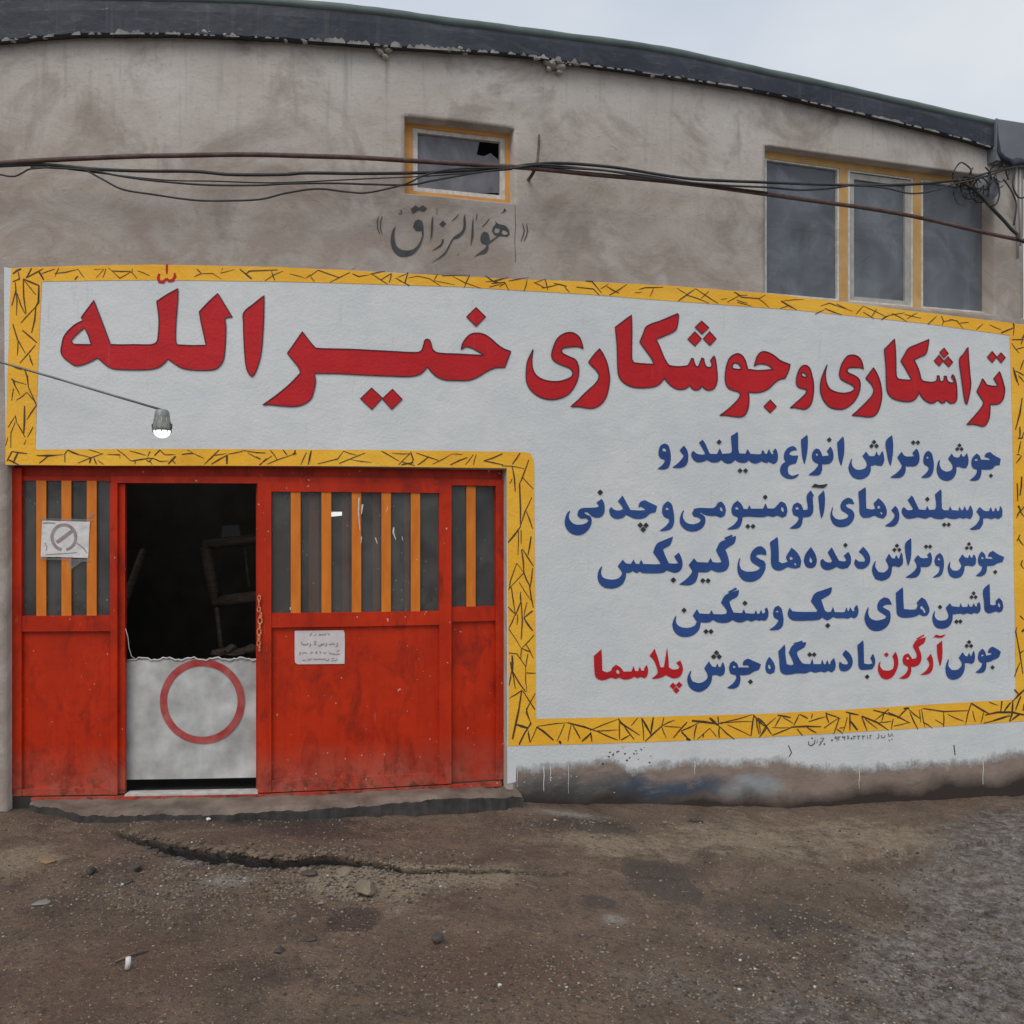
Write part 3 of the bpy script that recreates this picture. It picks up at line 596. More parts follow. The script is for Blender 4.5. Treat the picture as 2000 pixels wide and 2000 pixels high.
# hand-drawn crack pattern of the yellow border, traced
CPIECE = dict(a=(0, 500, 3.864), b=(480, 510, 3.864), c=(960, 530, 3.864), d=(1440, 560, 3.45), e=(0, 510, 4.71), f=(980, 870, 3.22), g=(980, 1370, 3.715), i=(1480, 1340, 3.715), j=(0, 860, 3.715), k=(500, 860, 3.45), m=(1940, 620, 4.6), n=(1940, 1020, 4.6))
CRACKS = '''
a3 100,130 150,100
a2 240,90 205,160
a2 195,165 290,115 330,95
a3 290,115 330,180
a1.5 340,125 415,98
a2 445,90 415,155
a2.4 415,132 500,122 590,100
a2 590,100 635,162
a2.6 565,178 590,150
a2 710,100 785,100 725,165
a1.6 800,95 775,165
a2 820,90 905,168 990,118
a2.4 850,113 985,115
a2 1000,95 995,125 1035,170
a1.6 1040,112 1130,148
a2.6 1485,98 1520,132
a2 1520,132 1605,132 1668,172
a1.6 1520,132 1465,158
a1.6 1680,90 1665,130 1770,102
a3 1810,100 1900,168
a2.4 1850,140 1885,115 1932,110
a2 1932,112 1925,112
b2.6 0,100 25,75 240,66
b3 0,100 45,135
b2 195,75 220,145
b1.6 145,148 215,102 280,75
b1.4 330,95 440,125
b1.4 490,100 450,130
b2 485,110 520,155
b2 490,110 545,68
b2.2 545,68 620,95 710,125
b1.8 635,160 710,122 785,85
b2.4 805,95 850,115 935,102
b2 940,98 1050,75
b2 955,98 1070,172
b2.2 1020,140 1100,92
b2 1100,92 1080,165
b2 1130,125 1200,165
b3.4 1225,82 1200,165 1235,182
b1.8 1145,120 1220,90
b1.6 1225,125 1300,112 1385,130 1470,185
b1.8 1450,95 1420,145
b1.4 1420,145 1580,178
b1.8 1480,110 1690,105
b2 1690,105 1650,195
b1.8 1560,112 1650,160 1780,205
b2.6 1810,108 1890,165
b2 1810,155 1932,140
b2 1840,195 1932,172
c3 0,70 60,85
c2.2 20,70 130,45
c2.4 0,90 100,82 130,140
c1.6 60,115 105,90
c2.2 130,72 200,58 285,45
c2 270,60 245,150
c2 320,82 405,125
c2.4 405,55 425,140
c1.6 330,85 400,60
c1.8 380,125 510,98
c2.4 470,90 570,112
c2 545,105 590,158
c2 640,118 770,132 815,180
c2.6 710,72 760,76 830,160
c1.6 825,130 885,92
c2.4 870,112 965,165
c2 890,180 960,140 1025,95
c2.4 1115,135 1160,122 1295,120
c1.8 1225,122 1195,190
c1.4 1080,160 1140,155
c2.4 1410,222 1480,172 1540,130
c2 1540,130 1620,185 1710,242
c2 1465,175 1640,240
c1.4 1400,125 1480,175
c1.6 1580,205 1640,150
c2.4 1830,155 1880,182
c1.6 1730,212 1780,205
c1.8 1780,232 1875,180 1932,180
c1.8 1850,215 1932,240
d2 0,50 30,70 145,80 190,55
d2 145,80 215,140
d1.6 0,105 100,130
d3 295,95 400,155
d1.4 310,95 450,85
d1.4 290,145 350,125
d2 560,130 620,110 780,165
d2 590,145 705,188
d1.6 525,185 590,155
d1.6 670,115 740,150
d1.8 800,185 850,130
d1.8 850,130 930,165 1000,200
d2 850,170 925,215
d2 940,150 905,200
d3 970,222 1025,192
d1.6 1025,192 1130,175
d2 1045,180 1145,235
d1.6 1145,215 1215,175
d1.6 1130,185 1240,212
d2 1285,252 1345,195
d1.8 1375,195 1390,235 1380,260
d1.6 1390,235 1455,220
d1.8 1430,220 1480,230 1525,285
d1.6 1500,245 1560,240
d1.8 1610,290 1655,250
d1.4 1700,255 1780,290
d2 1785,308 1860,275
d2.2 1865,248 1860,330
d1.8 1855,355 1932,352
d1.8 1932,330 1915,345
e5 118,118 160,85 195,72
e3 170,100 180,165 118,188
e2.4 285,70 245,150
e2.4 240,155 350,98 385,75
e3 360,92 405,172
e2 385,115 490,80
e3.6 215,165 300,200 360,225
e4 360,225 355,380 330,420
e2.4 225,180 330,310
e3 215,165 220,330 240,480
e3 140,190 148,270 110,410
e2.6 148,270 158,360 152,500
e2.4 160,300 190,400 235,490
e2.4 330,420 235,520 190,570
e3 330,420 320,540 290,660
e3 118,580 160,720 235,850
e3 205,635 270,690 340,750
e2 165,740 158,870
e2.6 325,770 260,850 180,940
e3 270,860 302,960
e6 110,960 200,995
e3.4 225,990 250,1060 262,1160
e2 100,1080 140,1105 245,1135
e4 115,1085 140,1150
e2 140,1150 185,1235
e2 125,1170 108,1285
e2 150,1280 250,1205
e2.8 262,1160 320,1290 335,1325
e2.8 335,1325 245,1460
e2 250,1205 310,1280
e4.4 225,1330 225,1470 218,1580
e2.6 140,1420 150,1480
e2 75,1530 140,1425
e2.4 150,1480 230,1620
e2.2 140,1480 100,1580 98,1720
e2 305,1520 250,1620
e1.6 220,1690 240,1640
e1.6 50,1700 72,1620
e4 165,1760 120,1860
e3 110,1750 165,1760 250,1770
e3 110,1750 60,1840
e3 70,1825 120,1845 180,1880
e2.4 350,1790 518,1785
e2 360,1860 430,1800
f3 115,48 65,120
f2 0,128 65,130 140,145
f3 65,130 85,290
f2 65,210 50,240
f3 170,90 130,200 112,240
f3.4 112,240 118,400 118,510
f2 130,200 200,275
f2.6 190,325 145,420 118,505
f2.6 155,415 195,525
f4.4 118,510 40,610
f2 105,530 102,690
f2 122,530 122,620
f3 185,570 165,690
f2.6 130,650 200,760
f3 125,655 140,800
f3 140,800 175,880
f2 95,740 140,800 45,900
f2.6 95,740 55,850 45,910
f2.6 195,770 178,900
f2.6 175,880 200,1020
f1.6 110,860 190,980
f2.4 60,890 85,1060
f3 40,1015 85,1060
f3 85,1060 45,1150
f3 118,920 122,1000
f3 122,980 85,1070
f3 122,980 130,1100 122,1220
f2 100,1060 95,1130
f2 160,985 140,1085
f3.4 195,1040 140,1085
f4 140,1085 195,1165
f2 45,1155 125,1280
f2.4 205,1190 125,1275
f2.6 125,1275 185,1300
f2 125,1280 120,1345
f2.4 45,1305 95,1310 150,1390
f2.6 150,1245 200,1340
f2 165,1310 150,1400
f5 65,1320 68,1420
f3 55,1360 75,1460
f3 68,1420 150,1550
f2.4 60,1420 45,1510
f2.4 75,1440 85,1530
f2 150,1400 158,1550
f2.6 155,1430 215,1432
f2.4 125,1540 45,1590
f3 125,1540 105,1680 70,1850
f2.4 130,1540 210,1660
f2.4 210,1560 155,1660 185,1760
f4.4 90,1755 165,1775
f3 185,1740 110,1885
f2 165,1790 180,1870
f4.4 218,1770 258,1795
g3 135,0 115,90 75,270
g2 205,0 240,60
g2 190,40 175,80 215,165
g3.6 100,165 185,195
g3 215,155 125,310
g2 190,230 205,300
g1.6 255,185 205,300
g5 255,185 300,215 375,280
g2 260,180 400,160 480,155
g2 455,165 400,290
g2 505,165 480,290
g6 418,285 430,308
g3.6 480,155 600,185 700,220
g3.6 700,220 840,280
g3 515,170 570,270
g4 580,290 650,225
g3.4 645,225 655,295
g2.4 640,210 840,130
g2.4 680,215 840,205
g4 845,125 870,160 1000,245
g3 870,150 960,275
g2.4 855,130 855,280
g3 865,280 935,240
g2 940,175 990,115
g2.4 1015,120 1030,285
g4.4 1015,120 1080,235
g4.4 1100,115 1080,245
g2.4 1175,115 1160,180
g3.4 1160,180 1040,290
g2.4 1165,175 1255,135
g2.4 1160,180 1195,265
g2.4 1180,180 1300,188
g3 1345,150 1245,265
g3 1300,215 1430,155
g4 1305,220 1355,270
g6 1340,270 1370,280
g3 1415,170 1395,275
g5 1380,140 1480,150 1570,165
g6 1510,120 1570,175
g3 1570,110 1575,180
g3.4 1580,160 1620,150
g2.4 1620,150 1820,95
g2 1620,155 1820,145
g3 1580,180 1690,275
g3 1580,180 1580,265
g2.4 1560,255 1510,195 1420,275
g2.6 1465,235 1460,265
g2.4 1640,170 1810,250
g4 1825,95 1870,150 1925,190
g3.4 1830,100 1810,250
g3.4 1845,110 1870,240
g2.4 1925,190 1870,260
i5 0,230 50,270
i3.4 40,260 100,350
i2.4 5,250 20,340
i2.4 15,370 60,290 130,230
i2.4 165,225 125,295
i4 145,212 240,228
i2.4 185,228 255,270
i3 300,205 260,285
i3 305,205 365,235
i2 395,200 390,235
i2.6 370,258 490,222
i3 495,190 500,225 515,265
i3 500,200 600,235
i3 105,358 245,300
i4.4 240,298 460,295
i2 105,300 230,300
i3 285,310 325,358
i3 355,298 425,340
i2.4 480,305 590,230
i2.6 590,235 550,350
i2 650,225 620,330
i2.4 570,310 620,345
i2 590,305 630,300
i4.4 640,188 735,210
i3.4 670,195 670,325
i5 675,255 725,320
i3 755,220 795,325
i4 755,218 870,265 950,320
i2 780,240 870,310
i3 840,175 1000,220
i3.6 945,190 1105,268
i2.4 950,168 850,250
i2.2 920,195 900,260
i2 885,265 970,255
i2.2 985,235 970,315
i4 1060,165 1100,158
i2.6 1090,160 1015,235
i2.6 1090,162 1185,240
i2.6 1105,190 1165,315
i2 990,290 1110,262
i2.2 1175,170 1185,265
i2.2 1190,165 1215,300
i2.2 1200,260 1270,305
i3 1200,162 1350,185 1525,178
i3 1350,188 1350,295
i2 1290,245 1350,280
i2 1380,205 1495,255
i2.6 1550,125 1510,280
i2 1560,180 1580,260
i3.6 1550,125 1640,180 1690,205
i4.6 1650,210 1740,190 1850,190 1932,210
i2 1640,190 1620,270
i2.4 1640,270 1840,215
i2.2 1680,115 1745,140
i2.4 1770,110 1765,185
i2.2 1840,115 1790,185
i2.6 1850,100 1850,190
i2.6 1860,25 1895,60
i2.4 1932,30 1855,105
i2.6 1910,75 1870,180
i3 1850,195 1825,255
i2.6 1910,200 1850,245
i3 1932,130 1925,180
j2.4 265,108 350,115 460,102
j2 350,115 285,165
j2 470,100 470,160
j2.4 465,105 490,70
j4 490,70 575,105
j2 575,105 660,125
j2 565,165 660,125 750,95
j4 660,125 650,165
j3 680,125 700,175
j1.6 710,145 755,175
j1.6 645,68 740,98
j2.2 780,102 870,105 870,130
j2.2 850,68 950,150
j2.6 950,150 1090,128
j2.4 980,150 980,172
j1.8 940,75 1055,108
j2 1090,80 1070,120
j3.4 1065,130 1110,130 1080,155 1060,140
j2.4 1110,130 1160,152 1220,150
j1.6 1085,150 1105,175
j3 1120,110 1160,70 1195,105
j1.8 1195,105 1275,102
j4 1275,115 1220,172
j2.6 1245,140 1275,170
j3.4 1320,102 1400,92 1360,68
j1.8 1400,92 1480,130
j3 1590,68 1480,175
j2 1545,110 1640,95
j3 1535,172 1645,108
j5 1645,105 1645,172
j2.6 1650,100 1760,78
j1.8 1760,72 1932,90
j2 1795,90 1890,140
j2 1932,130 1885,180
k2 0,85 60,85
k2 95,65 145,135
k1.6 0,110 30,125
k2 20,165 105,105
k2 75,160 145,130 250,95
k3 180,62 210,100
k4 265,65 255,100
k2.4 245,90 275,90
k4 372,68 352,165
k2 340,80 300,165
k2 415,158 550,125 590,72
k1.8 590,72 680,100
k2.2 560,155 735,85
k1.8 640,130 780,148
k2.6 845,72 870,85 965,140
k1.8 960,165 1030,95 1045,75
k1.8 915,85 1050,90
k3 1045,85 1060,130 1045,160
k3 980,165 1060,150
k2 985,145 1070,170
k2.4 1080,85 1170,115 1230,135
k2.4 1090,165 1165,110
k2 1190,160 1320,92
k1.6 1320,92 1390,95
k2.6 1310,165 1425,115
k1.8 1465,95 1410,165
k2 1485,95 1465,165
k3 1660,90 1535,138
k2.4 1535,138 1665,165
m3 180,50 190,95
m3 70,140 180,95
m2.4 165,200 260,200
m3 276,150 250,240
m2 165,230 235,320
m2.4 210,285 276,265
m3 276,380 245,470
m4 180,450 215,580
m3 190,470 230,610
m3 200,480 276,520
m2.4 225,520 276,580
m3.4 260,720 240,860 200,1010
m3 240,980 240,1080
m4 225,1085 260,1085 276,1030
m2.6 250,1110 225,1220
m2 210,1230 245,1235
m2.4 255,1240 205,1310
m3.4 255,1430 240,1600
m3 215,1490 220,1650
m5 225,1690 250,1740 276,1700
m3 240,1740 210,1800
m3 240,1740 276,1790
n2.4 245,110 215,170
n3 225,140 276,210
n2.4 265,340 250,380 276,420
n3 240,840 276,880
n5 276,960 255,985
n2.4 210,940 200,980 240,1180
n3 215,1060 240,1180 265,1360
n2.4 240,1180 276,1150
n3 240,1260 190,1390
n3 190,1500 230,1550
n2.4 276,1500 175,1610
n2.6 245,1560 200,1680
n3 80,1605 65,1710
n2 150,1620 90,1710
n2.6 175,1610 165,1710
n4 0,1712 140,1705 276,1725
n2.4 0,1780 150,1730
n2.6 165,1715 145,1790
n2.4 230,1720 150,1790
'''
# ------------------------------------------------------------------ materials
def nmat(name):
    m = bpy.data.materials.new(name); m.use_nodes = True
    t = m.node_tree; b = t.nodes['Principled BSDF']
    return m, t, b
def N(t, typ, **kw):
    n = t.nodes.new(typ)
    for k_, v in kw.items():
        if k_ in n.inputs.keys(): n.inputs[k_].default_value = v
        else: setattr(n, k_, v)
    return n
def coords(t, kind='Object', scale=(1, 1, 1), loc=(0, 0, 0)):
    tc = N(t, 'ShaderNodeTexCoord'); mp = N(t, 'ShaderNodeMapping')
    mp.inputs['Scale'].default_value = scale; mp.inputs['Location'].default_value = loc
    t.links.new(tc.outputs[kind], mp.inputs['Vector'])
    return mp.outputs['Vector']
def noise(t, vec, scale, detail=5, rough=0.55, dist=0.0):
    n = N(t, 'ShaderNodeTexNoise', Scale=scale, Detail=detail, Roughness=rough, Distortion=dist)
    t.links.new(vec, n.inputs['Vector']); return n.outputs['Fac']
def ramp(t, fac, a, b, ca=(0, 0, 0), cb=(1, 1, 1)):
    r = N(t, 'ShaderNodeValToRGB')
    r.color_ramp.elements[0].position = a; r.color_ramp.elements[0].color = (*ca, 1)
    r.color_ramp.elements[1].position = b; r.color_ramp.elements[1].color = (*cb, 1)
    t.links.new(fac, r.inputs['Fac']); return r.outputs['Color']
def mixc(t, fac, a, b, mode='MIX'):
    m = N(t, 'ShaderNodeMix', data_type='RGBA', blend_type=mode)
    for sock, v in (('Factor', fac), ('A', a), ('B', b)):
        i = m.inputs[0] if sock == 'Factor' else [x for x in m.inputs if x.name == sock and x.type == 'RGBA'][0]
        if hasattr(v, 'links') or hasattr(v, 'is_linked'): t.links.new(v, i)
        elif isinstance(v, (int, float)): i.default_value = v
        else: i.default_value = (*v, 1)
    return [x for x in m.outputs if x.type == 'RGBA'][0]
def math_(t, op, a, b=0.0, clamp=False):
    m = N(t, 'ShaderNodeMath', operation=op, use_clamp=clamp)
    for i, v in enumerate((a, b)):
        if hasattr(v, 'is_linked'): t.links.new(v, m.inputs[i])
        else: m.inputs[i].default_value = v
    return m.outputs[0]
def bump(t, b, h, strength=0.3, dist=0.01):
    n = N(t, 'ShaderNodeBump', Strength=strength, Distance=dist)
    t.links.new(h, n.inputs['Height']); t.links.new(n.outputs['Normal'], b.inputs['Normal'])
def simple(name, c1, c2=None, scale=6.0, rough=0.7, bmp=0.0, bscale=60.0, metal=0.0, spec=0.4, lo=0.35, hi=0.7, stretch=(1, 1, 1), rvar=0.0):
    m, t, b = nmat(name)
    v = coords(t, 'Object', stretch)
    n = noise(t, v, scale)
    t.links.new(ramp(t, n, lo, hi, c1, c2 or c1), b.inputs['Base Color'])
    b.inputs['Roughness'].default_value = rough; b.inputs['Metallic'].default_value = metal
    b.inputs['Specular IOR Level'].default_value = spec
    if rvar:
        r = math_(t, 'MULTIPLY_ADD', noise(t, v, scale * 4), rvar); r.node.inputs[2].default_value = rough - rvar / 2
        t.links.new(r, b.inputs['Roughness'])
    if bmp: bump(t, b, noise(t, v, bscale, 4), bmp, 0.004)
    return m

def wall_material():
    m, t, b = nmat('rough_plaster')
    uv = coords(t, 'UV')
    big = noise(t, uv, 0.8, 4, 0.55, 0.8); mid = noise(t, uv, 2.3, 6, 0.6, 0.5)
    smear = noise(t, coords(t, 'UV', (1.0, 1.5, 1), (3, 7, 0)), 3.0, 7, 0.64, 0.7)
    sep0 = N(t, 'ShaderNodeSeparateXYZ'); t.links.new(uv, sep0.inputs['Vector'])
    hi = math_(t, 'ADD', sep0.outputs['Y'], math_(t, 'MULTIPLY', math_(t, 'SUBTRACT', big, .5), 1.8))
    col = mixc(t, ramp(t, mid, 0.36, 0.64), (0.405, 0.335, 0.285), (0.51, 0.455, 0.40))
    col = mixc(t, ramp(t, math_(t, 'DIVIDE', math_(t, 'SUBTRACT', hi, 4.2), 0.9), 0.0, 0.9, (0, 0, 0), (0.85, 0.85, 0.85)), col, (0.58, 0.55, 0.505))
    col = mixc(t, ramp(t, math_(t, 'DIVIDE', math_(t, 'SUBTRACT', 4.15, hi), 0.8), 0.0, 0.7, (0, 0, 0), (0.6, 0.6, 0.6)), col, (0.335, 0.27, 0.225))  # brighter top and darker lower wall: fall of light painted into the plaster
    col = mixc(t, ramp(t, smear, 0.47, 0.66, (0, 0, 0), (0.65, 0.65, 0.65)), col, (0.53, 0.48, 0.43))
    blot = noise(t, uv, 1.5, 8, 0.66, 0.7)
    col = mixc(t, ramp(t, blot, 0.50, 0.62, (0, 0, 0), (0.62, 0.62, 0.62)), col, (0.26, 0.21, 0.175))
    edge = math_(t, 'ABSOLUTE', math_(t, 'SUBTRACT', smear, 0.5))
    col = mixc(t, math_(t, 'MULTIPLY', ramp(t, edge, 0.0, 0.012, (.3, .3, .3), (0, 0, 0)), ramp(t, mid, .45, .6)), col, (0.58, 0.54, 0.49))
    run = noise(t, coords(t, 'UV', (7, 0.5, 1)), 2.0, 5, .6, .4)
    col = mixc(t, math_(t, 'MULTIPLY', ramp(t, run, .56, .7, (0, 0, 0), (.55, .55, .55)), ramp(t, math_(t, 'SUBTRACT', hi, 4.0), 0.0, .9)), col, (0.30, 0.27, 0.24))
    pits = noise(t, coords(t, 'UV', (1, 1.8, 1)), 13, 6, .7, .8)
    col = mixc(t, ramp(t, pits, .60, .72, (0, 0, 0), (.55, .55, .55)), col, (0.22, 0.185, 0.155))
    fine = noise(t, uv, 45, 4, 0.65)
    col = mixc(t, ramp(t, fine, 0.52, 0.80, (0, 0, 0), (0.35, 0.35, 0.35)), col, (0.25, 0.215, 0.185))
    trow = math_(t, 'ADD', math_(t, 'ADD', math_(t, 'MULTIPLY', smear, 1.6), math_(t, 'MULTIPLY', mid, .8)), math_(t, 'MULTIPLY', pits, .5))
    # the unpainted plinth: mauve brown render, damp and painted contact shade at the foot, a wiped patch of blue paint
    sep = N(t, 'ShaderNodeSeparateXYZ'); t.links.new(uv, sep.inputs['Vector'])
    s, z = sep.outputs['X'], sep.outputs['Y']
    zz = math_(t, 'ADD', z, math_(t, 'MULTIPLY', math_(t, 'SUBTRACT', noise(t, uv, 2.5, 6), 0.5), 0.25))
    isr = math_(t, 'MULTIPLY', ramp(t, s, 0.0, 0.02), ramp(t, math_(t, 'SUBTRACT', 1.35, zz), 0.2, 0.5))
    pl = mixc(t, noise(t, uv, 4, 6, 0.6), (0.20, 0.145, 0.115), (0.38, 0.30, 0.25))
    pl = mixc(t, ramp(t, noise(t, coords(t, 'UV', (1, 2.5, 1)), 9, 5, .65, 1.0), 0.5, 0.72, (0, 0, 0), (.6, .6, .6)), pl, (0.17, 0.125, 0.105))
    # painted foot (damp and contact shade) follows the street, which falls to the right
    foot = math_(t, 'ADD', math_(t, 'ADD', zz, 0.17), math_(t, 'MULTIPLY', math_(t, 'MINIMUM', s, 2.2), 0.115))
    def blob(s0, z0, rs, rz, slope=0.0):
        zc = math_(t, 'SUBTRACT', math_(t, 'SUBTRACT', zz, z0), math_(t, 'MULTIPLY', math_(t, 'SUBTRACT', s, s0), slope))
        a = math_(t, 'POWER', math_(t, 'ABSOLUTE', math_(t, 'DIVIDE', math_(t, 'SUBTRACT', s, s0), rs)), 4.0)
        c = math_(t, 'POWER', math_(t, 'ABSOLUTE', math_(t, 'DIVIDE', zc, rz)), 2.6)
        return math_(t, 'SUBTRACT', 1.0, math_(t, 'ADD', a, c), True)
    brush = noise(t, coords(t, 'UV', (1.5, 4, 1)), 4, 7, 0.7)
    blob_ = lambda px, py, rx, ry, sl=0: blob(S_(px), Z_(px, py), rx / F * 6.7, ry / F * 6.7, sl)
    pl = mixc(t, math_(t, 'MULTIPLY', blob_(1100, 1545, 190, 40), ramp(t, brush, 0.25, 0.5)), pl, (0.10, 0.10, 0.098))
    pl = mixc(t, math_(t, 'MULTIPLY', blob_(1310, 1539, 150, 27), ramp(t, brush, 0.28, 0.5, (.25, .25, .25), (1, 1, 1))), pl, (0.065, 0.090, 0.125))
    pl = mixc(t, math_(t, 'MULTIPLY', blob_(1470, 1538, 85, 25), ramp(t, brush, 0.33, 0.55, (.2, .2, .2), (.9, .9, .9))), pl, (0.30, 0.335, 0.345))
    pl = mixc(t, ramp(t, foot, 0.02, 0.15, (0.97, 0.97, 0.97), (0, 0, 0)), pl, (0.042, 0.032, 0.027))
    col = mixc(t, isr, col, pl)
    t.links.new(col, b.inputs['Base Color'])
    b.inputs['Roughness'].default_value = 0.92; b.inputs['Specular IOR Level'].default_value = 0.2
    h = math_(t, 'ADD', math_(t, 'MULTIPLY', trow, 0.7), math_(t, 'MULTIPLY', noise(t, uv, 30, 4, 0.6), 0.22))
    bump(t, b, h, 0.36, 0.02)
    return m
def paint(name, c1, c2, c3, rough=0.6, wear=(0, 0, 0), wlo=0.66, whi=0.8):
    """brushed wall paint over plaster: broad shade variation, streaks, small worn spots"""
    m, t, b = nmat(name)
    uv = coords(t, 'UV')
    col = mixc(t, ramp(t, noise(t, uv, 1.6, 5, .6, .5), 0.38, 0.62), c1, c2)
    st = noise(t, coords(t, 'UV', (1, 2.2, 1)), 5, 6, .65, .5)
    col = mixc(t, ramp(t, st, 0.45, 0.7, (0, 0, 0), (0.7, 0.7, 0.7)), col, c3)
    w = noise(t, uv, 22, 6, 0.7, 0.6); w2 = noise(t, uv, 2.2, 3)
    col = mixc(t, math_(t, 'MULTIPLY', ramp(t, w, wlo, whi), ramp(t, w2, 0.42, 0.6)), col, wear)
    drip = noise(t, coords(t, 'UV', (14, 0.9, 1)), 2.2, 4, .6, .3)
    col = mixc(t, math_(t, 'MULTIPLY', ramp(t, drip, 0.60, 0.74), ramp(t, w2, 0.5, 0.62, (0, 0, 0), (.35, .35, .35))), col, wear)
    t.links.new(col, b.inputs['Base Color'])
    b.inputs['Roughness'].default_value = rough; b.inputs['Specular IOR Level'].default_value = 0.3
    bump(t, b, math_(t, 'ADD', math_(t, 'MULTIPLY', noise(t, uv, 9, 5, .6), .8), noise(t, uv, 45, 4, .65)), 0.3, 0.012)
    return m
def door_red(name='red_gloss_paint'):
    m, t, b = nmat(name)
    v = coords(t, 'Object')
    col = mixc(t, ramp(t, noise(t, v, 2.2, 4), .35, .65), (0.43, 0.021, 0.002), (0.59, 0.032, 0.003))
    col = mixc(t, ramp(t, noise(t, coords(t, 'Object', (5, 5, .8)), 3.5, 5), .5, .75, (0, 0, 0), (.5, .5, .5)), col, (0.37, 0.012, 0.006))
    sep = N(t, 'ShaderNodeSeparateXYZ'); t.links.new(v, sep.inputs['Vector'])
    dust = math_(t, 'MULTIPLY', ramp(t, math_(t, 'SUBTRACT', .32, sep.outputs['Z']), 0.02, .3), ramp(t, noise(t, v, 5, 5), .3, .65, (.15, .15, .15), (.8, .8, .8)))
    col = mixc(t, dust, col, (0.36, 0.12, 0.085))
    grime = noise(t, coords(t, 'Object', (1, 1, .5)), 6, 7, .7, .6)
    col = mixc(t, ramp(t, grime, .50, .70, (0, 0, 0), (.8, .8, .8)), col, (0.20, 0.014, 0.006))
    scr = noise(t, coords(t, 'Object', (30, 30, 5)), 2, 3, .5, .5)
    col = mixc(t, ramp(t, scr, .70, .73, (0, 0, 0), (.5, .5, .5)), col, (0.5, 0.10, 0.06))
    chip = ramp(t, noise(t, v, 34, 3, .5), .72, .735)
    col = mixc(t, chip, col, (0.6, 0.42, 0.36))
    t.links.new(col, b.inputs['Base Color'])
    ru = math_(t, 'MULTIPLY', ramp(t, math_(t, 'SUBTRACT', .20, sep.outputs['Z']), .0, .2), ramp(t, noise(t, v, 13, 7, .7), .50, .62))
    col = mixc(t, math_(t, 'MULTIPLY', ru, .75), col, (0.085, 0.035, 0.02)); t.links.new(col, b.inputs['Base Color'])
    t.links.new(mixc(t, noise(t, coords(t, 'Object', (20, 20, 1.5)), 3, 4), (.34, .34, .34), (.62, .62, .62)), b.inputs['Roughness']); b.inputs['Specular IOR Level'].default_value = 0.25
    bump(t, b, math_(t, 'ADD', math_(t, 'MULTIPLY', noise(t, v, 2.6, 3), 2.2), math_(t, 'ADD', noise(t, v, 14, 4), math_(t, 'MULTIPLY', noise(t, coords(t, 'Object', (60, 60, 3)), 3, 3), .35))), 0.22, 0.012)
    return m
def dirty_glass(name, base, clear, rough=0.16, specks=True):
    m, t, b = nmat(name)
    v = coords(t, 'Object')
    n = math_(t, 'ADD', math_(t, 'MULTIPLY', noise(t, coords(t, 'Object', (3, 3, .7)), 3.2, 6, .65), .4), math_(t, 'MULTIPLY', ramp(t, noise(t, v, 2.1, 6, .65, 1.2), .34, .66), .6))
    sp = ramp(t, noise(t, v, 60, 3), .70 if specks else .97, .74 if specks else .99)
    col = mixc(t, n, tuple(c * .5 for c in base), tuple(c * 1.45 for c in base))
    col = mixc(t, sp, col, (.45, .45, .43))
    t.links.new(col, b.inputs['Base Color'])
    b.inputs['Roughness'].default_value = rough
    b.inputs['Specular IOR Level'].default_value = 0.5
    tr = N(t, 'ShaderNodeBsdfTransparent'); mx = N(t, 'ShaderNodeMixShader')
    f = math_(t, 'ADD', 1.0 - clear - .1, math_(t, 'MULTIPLY', n, .25)); f2 = math_(t, 'MAXIMUM', f, sp)
    t.links.new(f2, mx.inputs[0]); t.links.new(tr.outputs[0], mx.inputs[1]); t.links.new(b.outputs[0], mx.inputs[2])
    t.links.new(mx.outputs[0], t.nodes['Material Output'].inputs['Surface'])
    return m
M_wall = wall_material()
M_white = paint('white_wall_paint', (0.66, 0.675, 0.67), (0.72, 0.725, 0.71), (0.62, 0.64, 0.645), 0.6, (0.5, 0.47, 0.43), .66, .78)
M_white_fade = paint('white_wall_paint_ragged', (0.66, 0.675, 0.67), (0.72, 0.725, 0.71), (0.62, 0.64, 0.645), 0.6, (0.36, 0.34, 0.31), .66, .78)
def fade(m):
    t = m.node_tree; bs = t.nodes['Principled BSDF']; uv = coords(t, 'UV')
    a = N(t, 'ShaderNodeAttribute'); a.attribute_name = 'paint_edge'
    n = math_(t, 'ADD', math_(t, 'MULTIPLY', math_(t, 'SUBTRACT', noise(t, uv, 9, 6, .7), .5), .5), math_(t, 'MULTIPLY', math_(t, 'SUBTRACT', noise(t, coords(t, 'UV', (30, 3, 1)), 2, 4, .6), .5), .09))
    al = ramp(t, math_(t, 'ADD', math_(t, 'ADD', a.outputs['Fac'], n), .5), .40, .60)
    tr = N(t, 'ShaderNodeBsdfTransparent'); mx = N(t, 'ShaderNodeMixShader')
    t.links.new(al, mx.inputs[0]); t.links.new(tr.outputs[0], mx.inputs[1]); t.links.new(bs.outputs[0], mx.inputs[2])
    t.links.new(mx.outputs[0], t.nodes['Material Output'].inputs['Surface'])
fade(M_white_fade)
M_yellow = paint('yellow_wall_paint', (0.94, 0.465, 0.022), (0.97, 0.54, 0.05), (0.88, 0.42, 0.03), 0.55, (0.62, 0.42, 0.2), .68, .8)
M_black = simple('black_line_paint', (0.035, 0.022, 0.015), (0.1, 0.06, 0.03), 9, .6)
M_redlet = paint('red_lettering_paint', (0.52, 0.010, 0.014), (0.58, 0.013, 0.018), (0.43, 0.009, 0.013), .6, (0.5, 0.12, 0.12), .7, .85)
M_outline = simple('dark_outline_paint', (0.05, 0.012, 0.02), (0.14, 0.016, 0.03), 12, .55)
